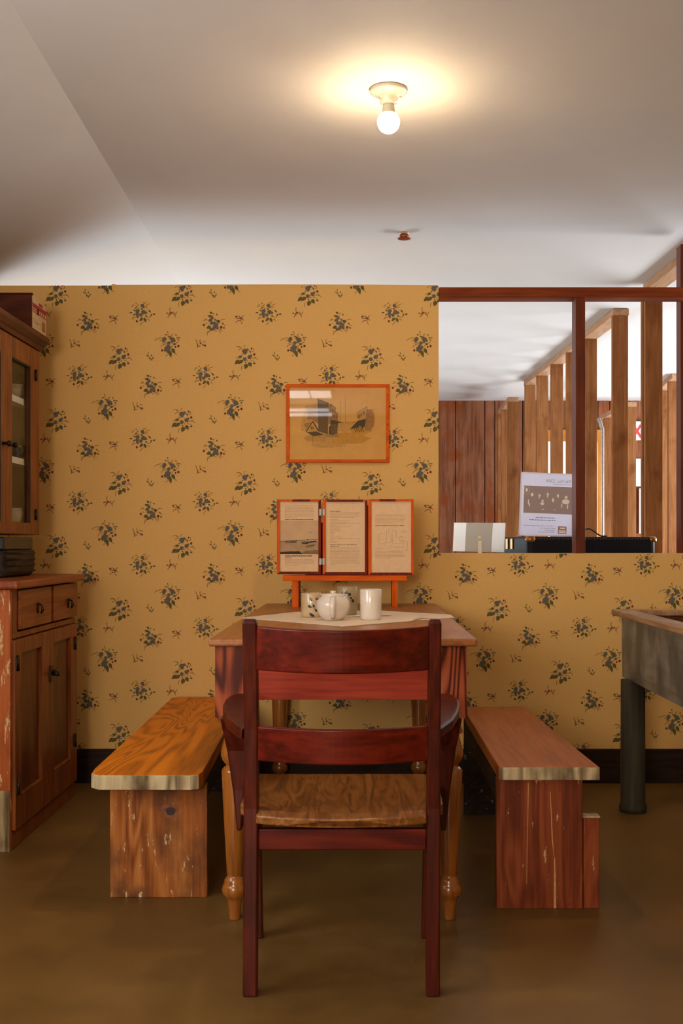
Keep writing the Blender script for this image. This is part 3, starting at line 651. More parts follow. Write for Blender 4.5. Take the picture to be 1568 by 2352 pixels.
# ================================================================== DINING TABLE
t = thing('dining_table', 'brown wooden table with turned legs, its far end against the papered wall', 'table', (-.05, 3.9, 0))
TZ = .76
MB().box(-.409, .303, 2.994, WY-.03, TZ-.021, TZ).build('tabletop', 'tabletop', t, .006, 3)
zb_ = Z(1606, 856)
MB().box(-.31, .19, 3.025, 3.045, zb_, TZ-.021).build('apron', 'apron', t, .001)
MB().box(-.31, .19, WY-.075, WY-.055, zb_, TZ-.021).build('apron', 'apron', t, .001)
MB().box(-.385, -.365, 3.09, WY-.135, zb_, TZ-.021).build('apron', 'apron', t, .001)
MB().box(.25, .27, 3.09, WY-.135, zb_, TZ-.021).build('apron', 'apron', t, .001)
prof = [(1645,.029),(1655,.029),(1657,.024),(1661,.025),(1666,.030),(1678,.036),(1683,.035),(1686,.027),(1694,.027),(1706,.031),(1722,.036),(1734,.037),(1746,.033),(1755,.025),(1759,.022),(1762,.028),(1768,.034),(1772,.035),(1900,.028),(2008,.021),(2011,.019),(2015,.022),(2022,.028),(2027,.027),(2033,.031),(2042,.0345),(2052,.033),(2060,.026),(2066,.020),(2074,.020),(2080,.018),(2110,.0155),(2112.3,.015)]
prof = [(max(0, Z(p, 854)), r_) for p, r_ in prof][::-1]
for (bx0, bx1, by0) in ((-.393, -.310, 3.012), (.190, .277, 3.012), (-.393, -.310, WY-.13), (.190, .277, WY-.13)):
    cx, cy_ = (bx0+bx1)/2+(.006 if bx0 < 0 else 0), by0+.040
    l = MB(); zbk = Z(1645, 854)
    l.box(bx0, bx1, by0, by0+.08, zbk, TZ-.021, 1)
    l.lathe(prof, cx, cy_, 0)
    l.build('leg', ['turned', 'legblock'], t)

# ---- cloth
t = None
def onT(px, py, z=TZ): s = (py-1249)/(H-z); return (X(px, s), F/s)
cl = [(553,1420.5),(676,1407),(760,1404),(868,1403.5),(1034,1413),(1043,1419.5),(985,1424),(962,1424.5),(940,1428),(786,1440.5),(775,1438.5)]
b = MB(); pts = [onT(*p) for p in cl]
b.loft([[(x, y, z) for x, y in pts] for z in (TZ+.0006, TZ+.0024)], 0)
# turned-up hem near the right front edge
hx, hy = onT(960, 1424)
b.tube([(onT(948,1426.5)[0], onT(948,1426.5)[1], TZ+.004), (onT(962,1423.5)[0], onT(962,1423.5)[1], TZ+.007), (onT(990,1422.8)[0], onT(990,1422.8)[1], TZ+.003)], [.002,.005,.002], 0)
def ell(cx, cy, rx, ry): return [(cx+rx*math.cos(a), cy+ry*math.sin(a)) for a in [i*math.pi/6 for i in range(12)]]
for ei, (px, py, rx, ry) in enumerate(((886,1416,.018,.03),(878,1416.5,.01,.02),(893,1416,.012,.016),(822,1418,.02,.02),(806,1419,.02,.012),(835,1416,.01,.02))):
    x, y = onT(px, py); b.flat([(u, v, TZ+.0026+.0001*ei) for u, v in ell(x, y, rx, ry)], 1)
tag(b.build('tablecloth', ['cloth', 'clothprint']), 'cream linen cloth laid cornerwise over the dining table', 'tablecloth')

CT = TZ+.0026
def cup(name, label, px0, px1, ptop, pbase, mat, foot=1.0, band=None, cat='cup'):
    s = (pbase-4-1249)/(H-CT); x = X((px0+px1)/2, s); r_ = (px1-px0)/2/s; hh = (pbase-ptop)/s-.004; y = F/s
    t = thing(name, label, cat, (x, y, CT), None)
    p = [(CT, r_*.86), (CT+.003, r_*.93*foot), (CT+.012, r_*.98), (CT+hh*.5, r_*.985), (CT+hh-.002, r_), (CT+hh, r_*.97), (CT+hh-.004, r_*.93), (CT+.01, r_*.9)]
    b = MB(); b.lathe(p, x, y, 0, 40)
    b.build('body', mat, t)
    return t, x, y, r_, hh
def onC(x, y, r_, ang, z, sz, w2, tilt):
    """leaf-shaped patch wrapped on a cup side; ang from facing the viewer"""
    pts = []
    for u, v in ((0,0),(.25,.8),(.6,.9),(1,0),(.6,-.9),(.25,-.8)):
        a_ = u*sz*math.cos(tilt)-v*w2*math.sin(tilt); c_ = u*sz*math.sin(tilt)+v*w2*math.cos(tilt)
        th = ang+a_/r_; pts.append((x+(r_+.0006)*math.sin(th), y-(r_+.0006)*math.cos(th), z+c_))
    return pts
t, x, y, r_, hh = cup('tea_cup', 'short cream cup painted with dark leaves, left of the teapot', 691, 740, 1363, 1421, 'cream')
b = MB()
for (a_, z_, sz, w2, ti) in ((.1,.055,.018,.004,2.2),(.25,.045,.012,.003,-1.6),(.75,.060,.016,.006,2.6),(1.0,.068,.012,.005,.5),(-.35,.040,.016,.005,-.4),(-.2,.016,.022,.005,-.7),(.05,.012,.014,.004,-.9),(.75,.028,.020,.007,.9),(.6,.02,.012,.006,2.2)):
    b.flat(onC(x, y, r_*.985, a_, z_+CT, sz, w2, ti))
b.flat(onC(x, y, r_*.985, -.1, CT+.028, .05, .0009, .85)); b.flat(onC(x, y, r_*.985, .1, CT+.05, .03, .0009, -1.2))
b.build('painted_leaves', 'blueprint', t)
t, x, y, r_, hh = cup('tall_cup', 'tall olive-grey cup standing behind the teapot', 773, 821, 1348, 1416, 'olivepot')
b = MB()
for (a_, z_, sz, w2, ti) in ((-.55,.075,.014,.006,.3),(-.2,.078,.012,.006,.1),(.1,.075,.012,.006,-.4),(.45,.055,.012,.006,-.7),(.3,.064,.010,.004,-.9),(.5,.045,.012,.006,.9)): b.flat(onC(x, y, r_*.985, a_, z_+CT, sz, w2, ti))
b.build('painted_leaves', 'blueprint', t)
cup('tall_cup', 'plain glossy white tumbler at the right of the teapot', 826, 876.5, 1354, 1427, 'white', .99)
# teapot
s = (1424-1249)/(H-CT); x = X(764.5, s); y = F/s
t = thing('teapot', 'round white lidded teapot, its handle towards the viewer', 'teapot', (x, y, CT))
zpx = lambda py: CT+(1427-py)/s*1.0
pr = [(1427,.030),(1425,.033),(1421,.0385),(1412,.0475),(1402,.0535),(1393,.0560),(1384,.0540),(1377,.0470),(1373,.0400),(1371,.0385)]
MB().lathe([(zpx(a)-.0, r_) for a, r_ in pr], x, y, 0, 56).build('body', 'white', t)
MB().lathe([(zpx(1372.5), .0375), (zpx(1371), .0395), (zpx(1368), .0395), (zpx(1366.5), .036), (zpx(1365.5), .012), (zpx(1364), .007), (zpx(1362), .010), (zpx(1360.5), .009), (zpx(1359.6), .004)], x, y, 0, 40).build('lid', 'white', t)
b = MB(); yy = y-.052
hp = [(x, y-.040, zpx(1375)), (x, y-.058, zpx(1374)), (x, y-.073, zpx(1380)), (x, y-.079, zpx(1392)), (x, y-.077, zpx(1404)), (x, y-.066, zpx(1414)), (x, y-.045, zpx(1420))]
b.tube(hp, [.006,.0075,.008,.0085,.008,.007,.006], 0, 14); b.build('handle', 'white', t)
b = MB(); b.tube([(x, y+.045, zpx(1400)), (x, y+.07, zpx(1390)), (x, y+.085, zpx(1374))], [.012,.010,.007]); b.build('spout', 'white', t)

# ================================================================== TRIPTYCH ON ITS STAND
es = 582.; eY = F/es
t = thing('display_stand', 'small orange wooden stand with a ledge at the wall end of the table', 'stand', (-.07, eY, TZ))
MB().box(X(650, es), X(934, es), eY-.02, eY+.03, Z(1334, es), Z(1321.5, es)).build('ledge', 'orange', t, .0015)
for (a_, c_) in ((671, 685.5), (900, 912.5)):
    MB().box(X(a_, es), X(c_, es), eY-.004, eY+.150, TZ+.0005, Z(1334, es)-.0003).build('leg', 'redZ', t, .001)
    MB().box(X(a_, es), X(c_, es), eY-.007, eY-.0045, TZ+.0005, Z(1334, es)-.0003).build('leg_front', 'orangeZ', t)  # orange face on the front only; the leg itself is dark red
MB().box(X(700, es), X(884, es), eY+.030, eY+.042, Z(1334, es), Z(1200, es)).build('back_rest', 'redZ', t)
t = thing('folding_display', 'three hinged paper panels in narrow orange frames standing over the cups', 'display', (-.07, eY-.005, Z(1320, es)))
zbase = Z(1321.5, es)+.0008
def words(b, PX, x0, x1, y, hgt, rr, mi, d):
    x = x0
    while x < x1-2:
        w2 = min(rr.uniform(1.6, 6.5), x1-x)
        b.flat([PX(x, y, d), PX(x+w2, y, d), PX(x+w2, y+hgt, d), PX(x, y+hgt, d)], mi); x += w2+.9
def panel(px0, px1, pt, pb, rs, seams):
    s0 = es
    fy = eY-.006
    PX = lambda x, y, d=0: (X(x, s0), fy+d, max(zbase, Z(y, s0)))
    p = MB(); wf = 6.6
    top_i, bot_i = pt+5.2, pb-6
    def fr(mi, pts): p.loft([[PX(x, y, d) for x, y in pts] for d in (0, .016)], mi)
    fr(rs[0], [(px0,pt),(px0+wf*1.0,top_i),(px0+wf,bot_i),(px0,pb)])
    fr(rs[1], [(px1,pt),(px1,pb),(px1-wf*.9,bot_i),(px1-wf*.9,top_i)])
    m1, m2 = px0+(px1-px0)*seams[0], px0+(px1-px0)*seams[1]
    fr(0, [(px0,pt),(m1,pt),(m1,top_i),(px0+wf,top_i)]); fr(2, [(m1,pt),(m2,pt),(m2,top_i),(m1,top_i)]); fr(0, [(m2,pt),(px1,pt),(px1-wf*.9,top_i),(m2,top_i)])
    fr(rs[2], [(px0,pb),(px0+wf,bot_i),(px1-wf*.9,bot_i),(px1,pb)])
    par = p.build('frame', ['orangeZ', 'redZ', 'redZ'], t)
    q = MB(); q.loft([[PX(x, y, d) for x, y in ((px0+wf-1,top_i-1),(px1-wf*.9+1,top_i-1),(px1-wf*.9+1,bot_i+1),(px0+wf-1,bot_i+1))] for d in (.007, .012)])
    q.build('paper', 'sheetpaper', t)
    return lambda x, y, d=0: (X(x, s0), fy+.0066+d, Z(y, s0))
zl = lambda x0: (lambda x, y: (x0+x/13.36, 1146+y/13.36))
# left panel
P1 = panel(636, 737, 1147, 1319, (0, 2, 2), (.35, .75)); z1 = zl(636); rr = random.Random(4)
b = MB()
def Q4(b, PX, z, x0, y0, x1, y1, mi, d=0): 
    a_ = z(x0, y0); c_ = z(x1, y1); b.flat([PX(a_[0], a_[1], d), PX(c_[0], a_[1], d), PX(c_[0], c_[1], d), PX(a_[0], c_[1], d)], mi)
def para(b, PX, z, x0, x1, y0, n, step, last, mi=0, hgt=.85):
    for i in range(n):
        xe = x1-rr.uniform(0, 60) if i < n-1 else x0+(x1-x0)*last
        a_ = z(x0, y0+i*step); c_ = z(xe, 0); words(b, PX, a_[0], c_[0], a_[1], hgt, rr, mi, 0)
para(b, P1, z1, 235, 1150, 205, 11, 36.5, .42); para(b, P1, z1, 240, 1140, 1845, 6, 36.5, .55)
para(b, P1, z1, 235, 1140, 625, 1, 30, 1, 1, 1.1); para(b, P1, z1, 240, 1140, 1725, 3, 36, .25, 1, 1.1)
b.build('print', ['textgrey', 'ink'], t)
b = MB(); Q4(b, P1, z1, 95, 660, 1285, 1300, 0); Q4(b, P1, z1, 95, 1300, 1285, 1690, 1)
def Z4(pts, mi, d=-.0004): b.flat([P1(*z1(x, y), d) for x, y in pts], mi)
Z4([(95,1290),(1285,1235),(1285,1247),(95,1306)], 2)
Z4([(250,1280),(420,1275),(590,1300),(600,1330),(420,1340),(340,1362),(250,1350)], 3); Z4([(420,1320),(600,1305),(600,1332),(430,1345)], 2, -.0007)
Z4([(750,1300),(960,1290),(960,1380),(900,1390),(750,1365)], 3); Z4([(760,1345),(950,1330),(1000,1300),(1210,1275),(1215,1315),(960,1355),(930,1390),(760,1372)], 2, -.0007)
Z4([(930,1235),(960,1235),(960,1268),(925,1268)], 2); Z4([(580,1262),(600,1262),(600,1290),(580,1290)], 2); Z4([(1010,1020),(1035,1020),(1035,1042),(1010,1042)], 2)
Z4([(95,1625),(400,1610),(700,1608),(740,1655),(830,1690),(95,1690)], 2); Z4([(760,1640),(900,1590),(1285,1560),(1285,1690),(840,1690)], 3); Z4([(840,1470),(960,1410),(1180,1380),(1140,1450),(950,1500)], 3)
b.build('photograph', ['photo_light', 'photo_mid', 'photo_dark', 'photo_soft'], t)
# centre panel
P2 = panel(741, 843.5, 1147.5, 1320, (0, 2, 2), (.1, .9)); z2 = zl(738)
b = MB()
def heading(b, PX, z, txt, x0, x1, yb, mi, shear=0, size=3.2):
    vs, fs, w_ = textmesh(txt, 1.0, shear=shear, bold=.02); a_ = z(x0, yb); c_ = z(x1, yb); k = (c_[0]-a_[0])/w_
    b.add([PX(a_[0]+x*k, a_[1]-y*size, 0) for x, y in vs], fs, mi)
heading(b, P2, z2, 'Special Meals', 262, 580, 392, 1)
heading(b, P2, z2, 'Steaming Water and Aching Muscles:', 262, 1100, 1415, 1)
heading(b, P2, z2, 'The Furo Ba', 262, 540, 1467, 1)
para(b, P2, z2, 265, 1195, 415, 5, 36.5, .78)
for i, xe in enumerate((510,890,780,1160,700,400,880,550,530,590,540,425,430,400,580,490,1185,380,490,415)): para(b, P2, z2, 265, xe+20, 630+i*36.3, 1, 36, 1)
para(b, P2, z2, 265, 1195, 1495, 15, 36.6, .13)
b.build('print', ['textgrey', 'ink'], t)
# right panel
P3 = panel(845.5, 949.5, 1146.5, 1321, (0, 0, 2), (.25, .6)); z3 = zl(842)
b = MB(); para(b, P3, z3, 260, 1195, 475, 8, 37, .62); para(b, P3, z3, 260, 1195, 1615, 6, 37, .6)
heading(b, P3, z3, 'George Remembers the Furo Ba in a Sketch', 258, 1140, 828, 1)
def ln(x0, y0, x1, y1, wd=14):
    dx, dy = x1-x0, y1-y0; l = math.hypot(dx, dy); nx, ny = -dy/l*wd/2, dx/l*wd/2
    b.flat([P3(*z3(x, y), -.0003) for x, y in ((x0+nx,y0+ny),(x1+nx,y1+ny),(x1-nx,y1-ny),(x0-nx,y0-ny))], 0)
for q in ((370,1060,560,1060),(370,1060,370,1360),(610,960,610,1330),(680,900,670,1060),(740,1070,740,1330),(610,1330,740,1330),(780,1000,780,1400),(900,960,900,1160),(860,1120,905,1160),(235,1350,235,1450),(370,1375,550,1375),(550,1375,550,1450),(740,1070,680,1070),(780,970,900,960),(1245,1310,1240,1580),(720,1600,1225,1595),(560,1370,620,1330)): ln(*q, 9)
pp = [(1065+75*math.cos(a), 1235+85*math.sin(a)) for a in [i*math.pi/8 for i in range(17)]]
for a_, c_ in zip(pp, pp[1:]): ln(*a_, *c_, 9)
for (x0, x1, y) in ((365,550,885),(1040,1260,985),(1075,1240,1020),(1035,1110,1222),(1055,1100,1275),(1160,1250,1165),(1020,1250,1312),(860,1170,1370),(720,820,1445),(860,1160,1450),(840,1180,1490),(270,540,1500),(225,560,1535),(225,420,1580)): para(b, P3, z3, x0, x1, y, 1, 30, 1, 0, .7)
b.build('print', ['textgrey', 'ink'], t)
for (py0, py1) in ((1169, 1184), (1282.5, 1297)):
    b = MB(); yh = eY-.009
    b.box(X(733, es), X(738.3, es), yh, yh+.0028, Z(py1, es), Z(py0, es)).box(X(740.6, es), X(745.5, es), yh, yh+.0028, Z(py1, es), Z(py0, es))
    b.tube([(X(739.4, es), yh, Z(py1, es)), (X(739.4, es), yh, Z(py0, es))], .003)
    b.build('hinge', 'steel', t, label='small steel hinge')
b = MB(); b.box(X(843, es), X(846, es), eY+.0, eY+.012, Z(1310, es), Z(1160, es)).build('hinge_strip', 'redZ', t)

# ================================================================== ARMCHAIR
t = thing('armchair', 'dark red-brown wooden chair with curved back slats and arms, back to the viewer', 'chair', (-.048, 2.72, 0))
def post(pts, name='post', mat='chairwood', bevel=.004):
    """pts: (z, x0, x1, y0, y1)"""
    b = MB(); b.loft([[(x0,y0,z),(x1,y0,z),(x1,y1,z),(x0,y1,z)] for z, x0, x1, y0, y1 in pts]); return b.build(name, mat, t, bevel)
post([(0,-.268,-.236,2.522,2.555),(.42,-.266,-.2335,2.522,2.562),(.60,-.263,-.231,2.500,2.535),(.838,-.262,-.230,2.456,2.484),(.847,-.260,-.233,2.459,2.481)], 'rear_leg')
post([(0,.141,.172,2.522,2.555),(.42,.142,.173,2.522,2.562),(.60,.143,.172,2.500,2.535),(.838,.143,.171,2.456,2.484),(.847,.146,.169,2.459,2.481)], 'rear_leg')
XA, XB = -.233, .145
def slat(y_end, bulge, z0, z1, dz0, dz1, th, name, lean=0.0):
    b = MB(); secs = []
    for i in range(25):
        u = i/24; x = XA+(XB-XA)*u; k = 1-(2*u-1)**2; y = y_end-bulge*k
        za, zb2 = z0+dz0*k, z1+dz1*k
        secs.append([(x, y+lean, za), (x, y+th+lean, za), (x, y+th, zb2), (x, y, zb2)])
    b.loft(secs); o = b.build(name, 'chairwood_x', t, .004, 3); return o
slat(2.462, .078, .735, .832, 0, -.004, .020, 'top_slat', .010)
slat(2.500, .052, .530, .608, 0, .000, .018, 'middle_slat', .008)
# seat
b = MB(); secs = []; ys = [2.515, 2.54, 2.60, 2.68, 2.78, 2.87, 2.92, 2.945]
cxm = -.048
for j, y in enumerate(ys):
    q = j/(len(ys)-1); half = .190 if y < 2.563 else (.229+.012*q); n = 20; topv = []; botv = []
    for i in range(n+1):
        u = i/n; x = cxm-half+2*half*u; k = 1-(2*u-1)**2
        z = .414-.010*math.sin(min(1, q*1.2)*math.pi)*k+(-.006 if j in (0, len(ys)-1) else 0)+.004*q
        yb2 = y-(.038*k if j == 0 else .012*k if j == 1 else 0)
        topv.append((x, yb2, z)); botv.append((x, yb2, .388))
    secs.append(topv+botv[::-1])
b.loft(secs, 0, False); o = b.build('seat', 'seatwood', t, .004)
MB().box(-.234, .142, 2.528, 2.548, Z(1949, 1023), Z(1901, 1023)).build('rear_rail', 'chairwood_x', t, .003)
MB().box(-.262, -.242, 2.556, 2.88, .33, .376).build('side_rail', 'chairwood', t, .003)
MB().box(.146, .166, 2.556, 2.88, .33, .376).build('side_rail', 'chairwood', t, .003)
MB().box(-.268, .172, 2.885, 2.905, .34, .385).build('front_rail', 'chairwood_x', t, .003)
for sgn in (-1, 1):
    mx = lambda x: x if sgn < 0 else -.106-x
    def lp(z, a_, c_, y0, y1): 
        p, q = sorted((mx(a_), mx(c_))); return (z, p, q, y0, y1)
    post([lp(0,-.285,-.256,2.895,2.925), lp(.30,-.298,-.262,2.885,2.925), lp(.386,-.305,-.266,2.88,2.925)], 'front_leg')
    b = MB(); secs = []
    for (z, a_, c_, y0, y1) in (lp(.30,-.312,-.300,2.80,2.88), lp(.40,-.322,-.292,2.80,2.88), lp(.50,-.335,-.285,2.79,2.88), lp(.55,-.343,-.282,2.77,2.88), lp(.588,-.348,-.280,2.75,2.885)):
        secs.append([(a_,y0,z),(c_,y0,z),(c_,y1,z),(a_,y1,z)])
    b.loft(secs); b.build('arm_support', 'seatwood' if 0 else 'chairwood', t, .005, 3)
    outl = [(-.267,2.50),(-.285,2.54),(-.315,2.62),(-.336,2.72),(-.346,2.80),(-.348,2.86),(-.342,2.905),(-.33,2.93),(-.30,2.935),(-.278,2.915),(-.270,2.86),(-.262,2.70),(-.262,2.54)]
    def az(y): return .574+.024*(y-2.5)/.43
    b = MB(); b.loft([[(mx(x), y, az(y)+dz) for x, y in outl] for dz in (0, .026)]); b.build('armrest', 'chairwood', t, .008, 4)

# ================================================================== BENCHES
t = thing('bench', 'long honey-coloured plank bench at the left side of the dining table', 'bench', (-.6, 4.0, 0))
sz = .367
ol = [(-.762,3.178),(-.735,3.150),(-.48,3.148),(-.458,3.162),(-.452,3.20),(-.475,4.0),(-.49,4.765),(-.775,4.772),(-.80,4.735),(-.783,4.0),(-.769,3.25)]
b = MB(); b.loft([[(x, y, z) for x, y in ol] for z in (sz-.042, sz)]); o = b.build('seat', ['benchtop_l', 'endgrain'], t, .003)
for p in o.data.polygons:
    if p.normal.y < -.6: p.material_index = 1
ep = MB().box(-.7226, -.445, 3.234, 3.262, 0, sz-.042).build('end_plank', 'plank_l', t, .002)
b = MB()
for kx, kz, kr, d in ((-.551, .249, .025, .0003), (-.549, .247, .014, .0006)):
    b.flat([(kx+kr*(1+.12*math.sin(3*a))*math.cos(a), 3.234-d, kz+kr*.9*(1+.1*math.cos(2*a))*math.sin(a)) for a in [i*math.pi/9 for i in range(18)]], 0 if d < .0005 else 1)
b.build('knot', ['knot_ring', 'knot_core'], ep, label='dark round knot')
MB().box(-.74, -.47, 4.62, 4.65, 0, sz-.042).build('end_plank', 'plank_dark', t, .002)
MB().box(-.475, -.455, 3.264, 4.618, sz-.095, sz-.043).build('side_rail', 'plank_dark', t, .001)

t = thing('bench', 'brown plank bench right of the dining table, a short board beside its leg', 'bench', (.5, 3.7, 0))
sz = H-.612
ol = [(X(1145,838), 3.10), (X(1377,838), 3.10), (.6056, 4.255), (.372, 4.255)]
b = MB(); b.loft([[(x, y, z) for x, y in ol] for z in (sz-.036, sz)]); o = b.build('seat', ['benchtop_r', 'endgrain'], t, .003)
for p in o.data.polygons:
    if p.normal.y < -.6: p.material_index = 1
ep = MB().box(.370, .609, 3.136, 3.162, 0, sz-.036).build('end_plank', 'plank_r', t, .002)
b = MB()
def streak(pts, wd):
    b = MB()
    for (xa, ya, wa), (xb, yb_, wb) in zip(pts, pts[1:]):
        b.flat([(X(xa-wa*wd, 829), 3.1357, Z(ya, 829)), (X(xa+wa*wd, 829), 3.1357, Z(ya, 829)), (X(xb+wb*wd, 829), 3.1357, Z(yb_, 829)), (X(xb-wb*wd, 829), 3.1357, Z(yb_, 829))])
    b.build('bare_crack', 'crack', ep, label='pale split running down the plank')
streak([(1213,1798,.5),(1212,1860,.3),(1210,1950,.35),(1209,2030,.2)], 2.2); streak([(1263,1818,.3),(1266,1880,.5),(1268,1930,.6),(1272,1968,.2)], 2.2); streak([(1273,1970,.6),(1274,2030,1.1),(1274,2086,1.3)], 2.2)
MB().box(.611, .655, 3.136, 3.172, 0, .252).build('side_block', 'plank_r', t, .003)
MB().box(.607, .656, 3.130, 3.176, .2525, .258).build('block_top', 'endgrain', t, .001, label='pale raw end of the short board')
MB().box(.378, .60, 4.225, 4.25, 0, sz-.036).build('end_plank', 'plank_dark', t, .002)
MB().box(.376, .394, 3.164, 4.222, sz-.11, sz-.037).build('side_rail', 'plank_dark', t, .001)

# ================================================================== LEFT CUPBOARD (base)
fxp = -1.157
def cyy(px): return F*-fxp/(833-px)
t = thing('base_cupboard', 'brown wooden cupboard with two drawers over two doors, at the left edge', 'cupboard', (-1.4, 4.1, 0))
bk = -1.64
y0c, y1c = cyy(24), cyy(172)
b = MB(); b.box(bk, fxp-.001, y0c, y0c+.02, .0, .86, 1).box(bk, fxp-.02, y1c-.02, y1c, .0, .86, 0).box(bk, fxp-.02, y0c+.02, y1c-.02, .05, .07, 0).box(bk, bk+.01, y0c+.02, y1c-.02, .07, .86, 0)
b.box(bk+.02, fxp-.001, y0c+.02, y1c, .695, .715, 0)
b.box(fxp-.02, fxp-.001, y0c+.02, y1c, .0, .058, 0)
b.box(fxp-.02, fxp-.001, y0c+.02, cyy(41)-.002, .715, .862, 0)
b.build('carcass', ['cab', 'cab_end'], t, .002)
MB().box(bk, fxp+.034, y0c-.03, y1c+.03, .862, .890).build('worktop', 'counter', t, .008, 3)
MB().box(bk+.2, fxp-.002, y0c-.004, y0c-.0003, .0, .20).build('worn_foot', 'endgrain', t, label='bare worn wood at the foot of the cupboard end')
for (a_, c_, kpx, kpy) in ((42, 112.5, 80, 1396), (117, 172.5, 150.5, 1385)):
    dr = MB().box(fxp-.03, fxp+.010, cyy(a_), cyy(c_), .722, .856).build('drawer', 'cab_h', t, .004)
    ky = cyy(kpx); kz = Z(kpy, F/ky)
    k = MB(); k.loft([[(fxp+.0105+d, ky+r_*math.cos(a)*.75, kz+r_*math.sin(a)*1.15) for a in [i*math.pi/10 for i in range(20)]] for d, r_ in ((0,.017),(.003,.017),(.005,.012))], smooth=True)
    k.tube([(fxp+.014, ky, kz+.014), (fxp+.026, ky, kz+.008), (fxp+.028, ky, kz-.008), (fxp+.022, ky, kz-.02)], [.003,.004,.0055,.003])
    o = k.build('drawer_pull', 'darkmetal', dr, label='dark teardrop pull')
def door(y0, y1, z0, z1, py0, py1, pz0, pz1, x, mat, panelmat):
    b = MB(); th = .022
    b.box(x, x+th, y0, py0, z0, z1).box(x, x+th, py1, y1, z0, z1).box(x, x+th, py0, py1, z0, pz0).box(x, x+th, py0, py1, pz1, z1)
    d = b.build('door', mat, t, .003)
    if panelmat:
        MB().box(x+.002, x+.010, py0-.001, py1+.001, pz0-.001, pz1+.001).build('panel', panelmat, d)
    return d
d1 = door(y0c+.022, cyy(109), .062, .692, cyy(43), cyy(90), .172, .642, fxp-.012, 'cab', 'cab_low')
d2 = door(cyy(109)+.003, y1c-.004, .062, .692, cyy(118), cyy(157), .172, .642, fxp-.012, 'cab', 'cab_low')
for d, px, py in ((d1, 32, 1523), (d1, 33, 1808), (d2, 165, 1477), (d2, 165, 1700)):
    hy = cyy(px); hz = Z(py, F/hy)
    k = MB(); k.tube([(fxp+.014, hy, hz-.026), (fxp+.014, hy, hz+.026)], .005).box(fxp+.0103, fxp+.013, hy-.012, hy+.012, hz-.02, hz+.02); k.build('hinge', 'darkmetal', d)
ky = cyy(110.5); kz = Z(1547, F/ky)
k = MB().box(fxp+.0103, fxp+.017, ky-.020, ky+.016, kz-.028, kz+.028).tube([(fxp+.016, ky, kz), (fxp+.042, ky, kz)], [.007,.010]).box(fxp+.017, fxp+.026, ky+.012, ky+.034, kz-.008, kz+.012)
k.build('latch', 'darkmetal', d2, label='dark metal cupboard latch')

# ---- upper glazed cabinet
ux = -1.30
def cyu(px): return F*-ux/(833-px)
t = thing('glazed_cabinet', 'brown hanging cabinet with glass doors and crockery shelves, above the base cupboard', 'cabinet', (-1.48, 4.1, 1.04))
uy1 = cyu(90); uy0 = 3.46; uz0, uz1 = 1.045, 1.80; ub = -1.64
b = MB(); b.box(ub, ux-.022, uy0, uy0+.02, uz0, uz1).box(ub, ux-.022, uy1-.02, uy1, uz0, uz1).box(ub, ux-.022, uy0+.02, uy1-.02, uz0, uz0+.02).box(ub, ux-.022, uy0+.02, uy1-.02, uz1-.02, uz1)
b.build('carcass', 'cab', t, .002)
MB().box(ub, ub+.012, uy0+.02, uy1-.02, uz0+.02, uz1-.02).build('back_panel', 'cabin', t)
b = MB()
pf = [(ux-.02, 1.785), (ux+.006, 1.785), (ux+.014, 1.800), (ux+.020, 1.803), (ux+.036, 1.818), (ux+.040, 1.834), (ux-.02, 1.836)]
b.loft([[(x, y, z) for x, z in pf] for y in (uy0-.02, uy1+.012)]); b.box(ub, ux-.021, uy0-.02, uy1+.012, 1.801, 1.835)
b.build('cornice', 'cornice', t, .002)
ym = cyu(17)
def gdoor(y0, y1, g0, g1):
    d = door(y0, y1, uz0+.002, uz1-.018, g0, g1, 1.092, 1.705, ux-.020, 'cab', None)
    MB().flat([(ux-.010,g0,1.092),(ux-.010,g1,1.092),(ux-.010,g1,1.705),(ux-.010,g0,1.705)]).build('glass_pane', 'cabglass', d)
    b = MB(); b.box(ux-.006, ux+.0015, g1-.003, g1, 1.092, 1.705).box(ux-.006, ux+.0025, g0, g1-.006, 1.698, 1.705); b.build('bead', 'darkmetal', d)
    return d
gd = gdoor(ym+.001, uy1-.002, cyu(27), cyu(69))
gd0 = gdoor(uy0+.01, ym-.001, 3.56, cyu(1))
for py in (862, 1182):
    hy = cyu(80); hz = Z(py, F/hy)
    k = MB().tube([(ux+.005, hy, hz-.022), (ux+.005, hy, hz+.022)], .005).box(ux+.0022, ux+.004, hy-.016, hy+.014, hz-.018, hz+.018); k.build('hinge', 'darkmetal', gd)
ky = cyu(19); kz = Z(1022, F/ky)
k = MB().tube([(ux+.002, ky, kz), (ux+.014, ky, kz), (ux+.024, ky, kz), (ux+.034, ky, kz)], [.006,.005,.011,.009]); k.build('knob', 'darkmetal', gd)
k = MB().tube([(ux+.002, ky-.07, kz), (ux+.014, ky-.07, kz), (ux+.024, ky-.07, kz), (ux+.034, ky-.07, kz)], [.006,.005,.011,.009]); k.build('knob', 'darkmetal', gd0)
MB().box(ub+.013, ux-.024, uy1-.0245, uy1-.0205, uz0+.021, uz1-.021).build('reflection_lining', 'cabin', t)  # added end panel; its pale tone stands in for reflection in the glass
for z in (1.318, 1.552):
    MB().box(ub+.013, ux-.024, uy0+.021, uy1-.025, z, z+.024).build('shelf', 'shelfwhite', t)
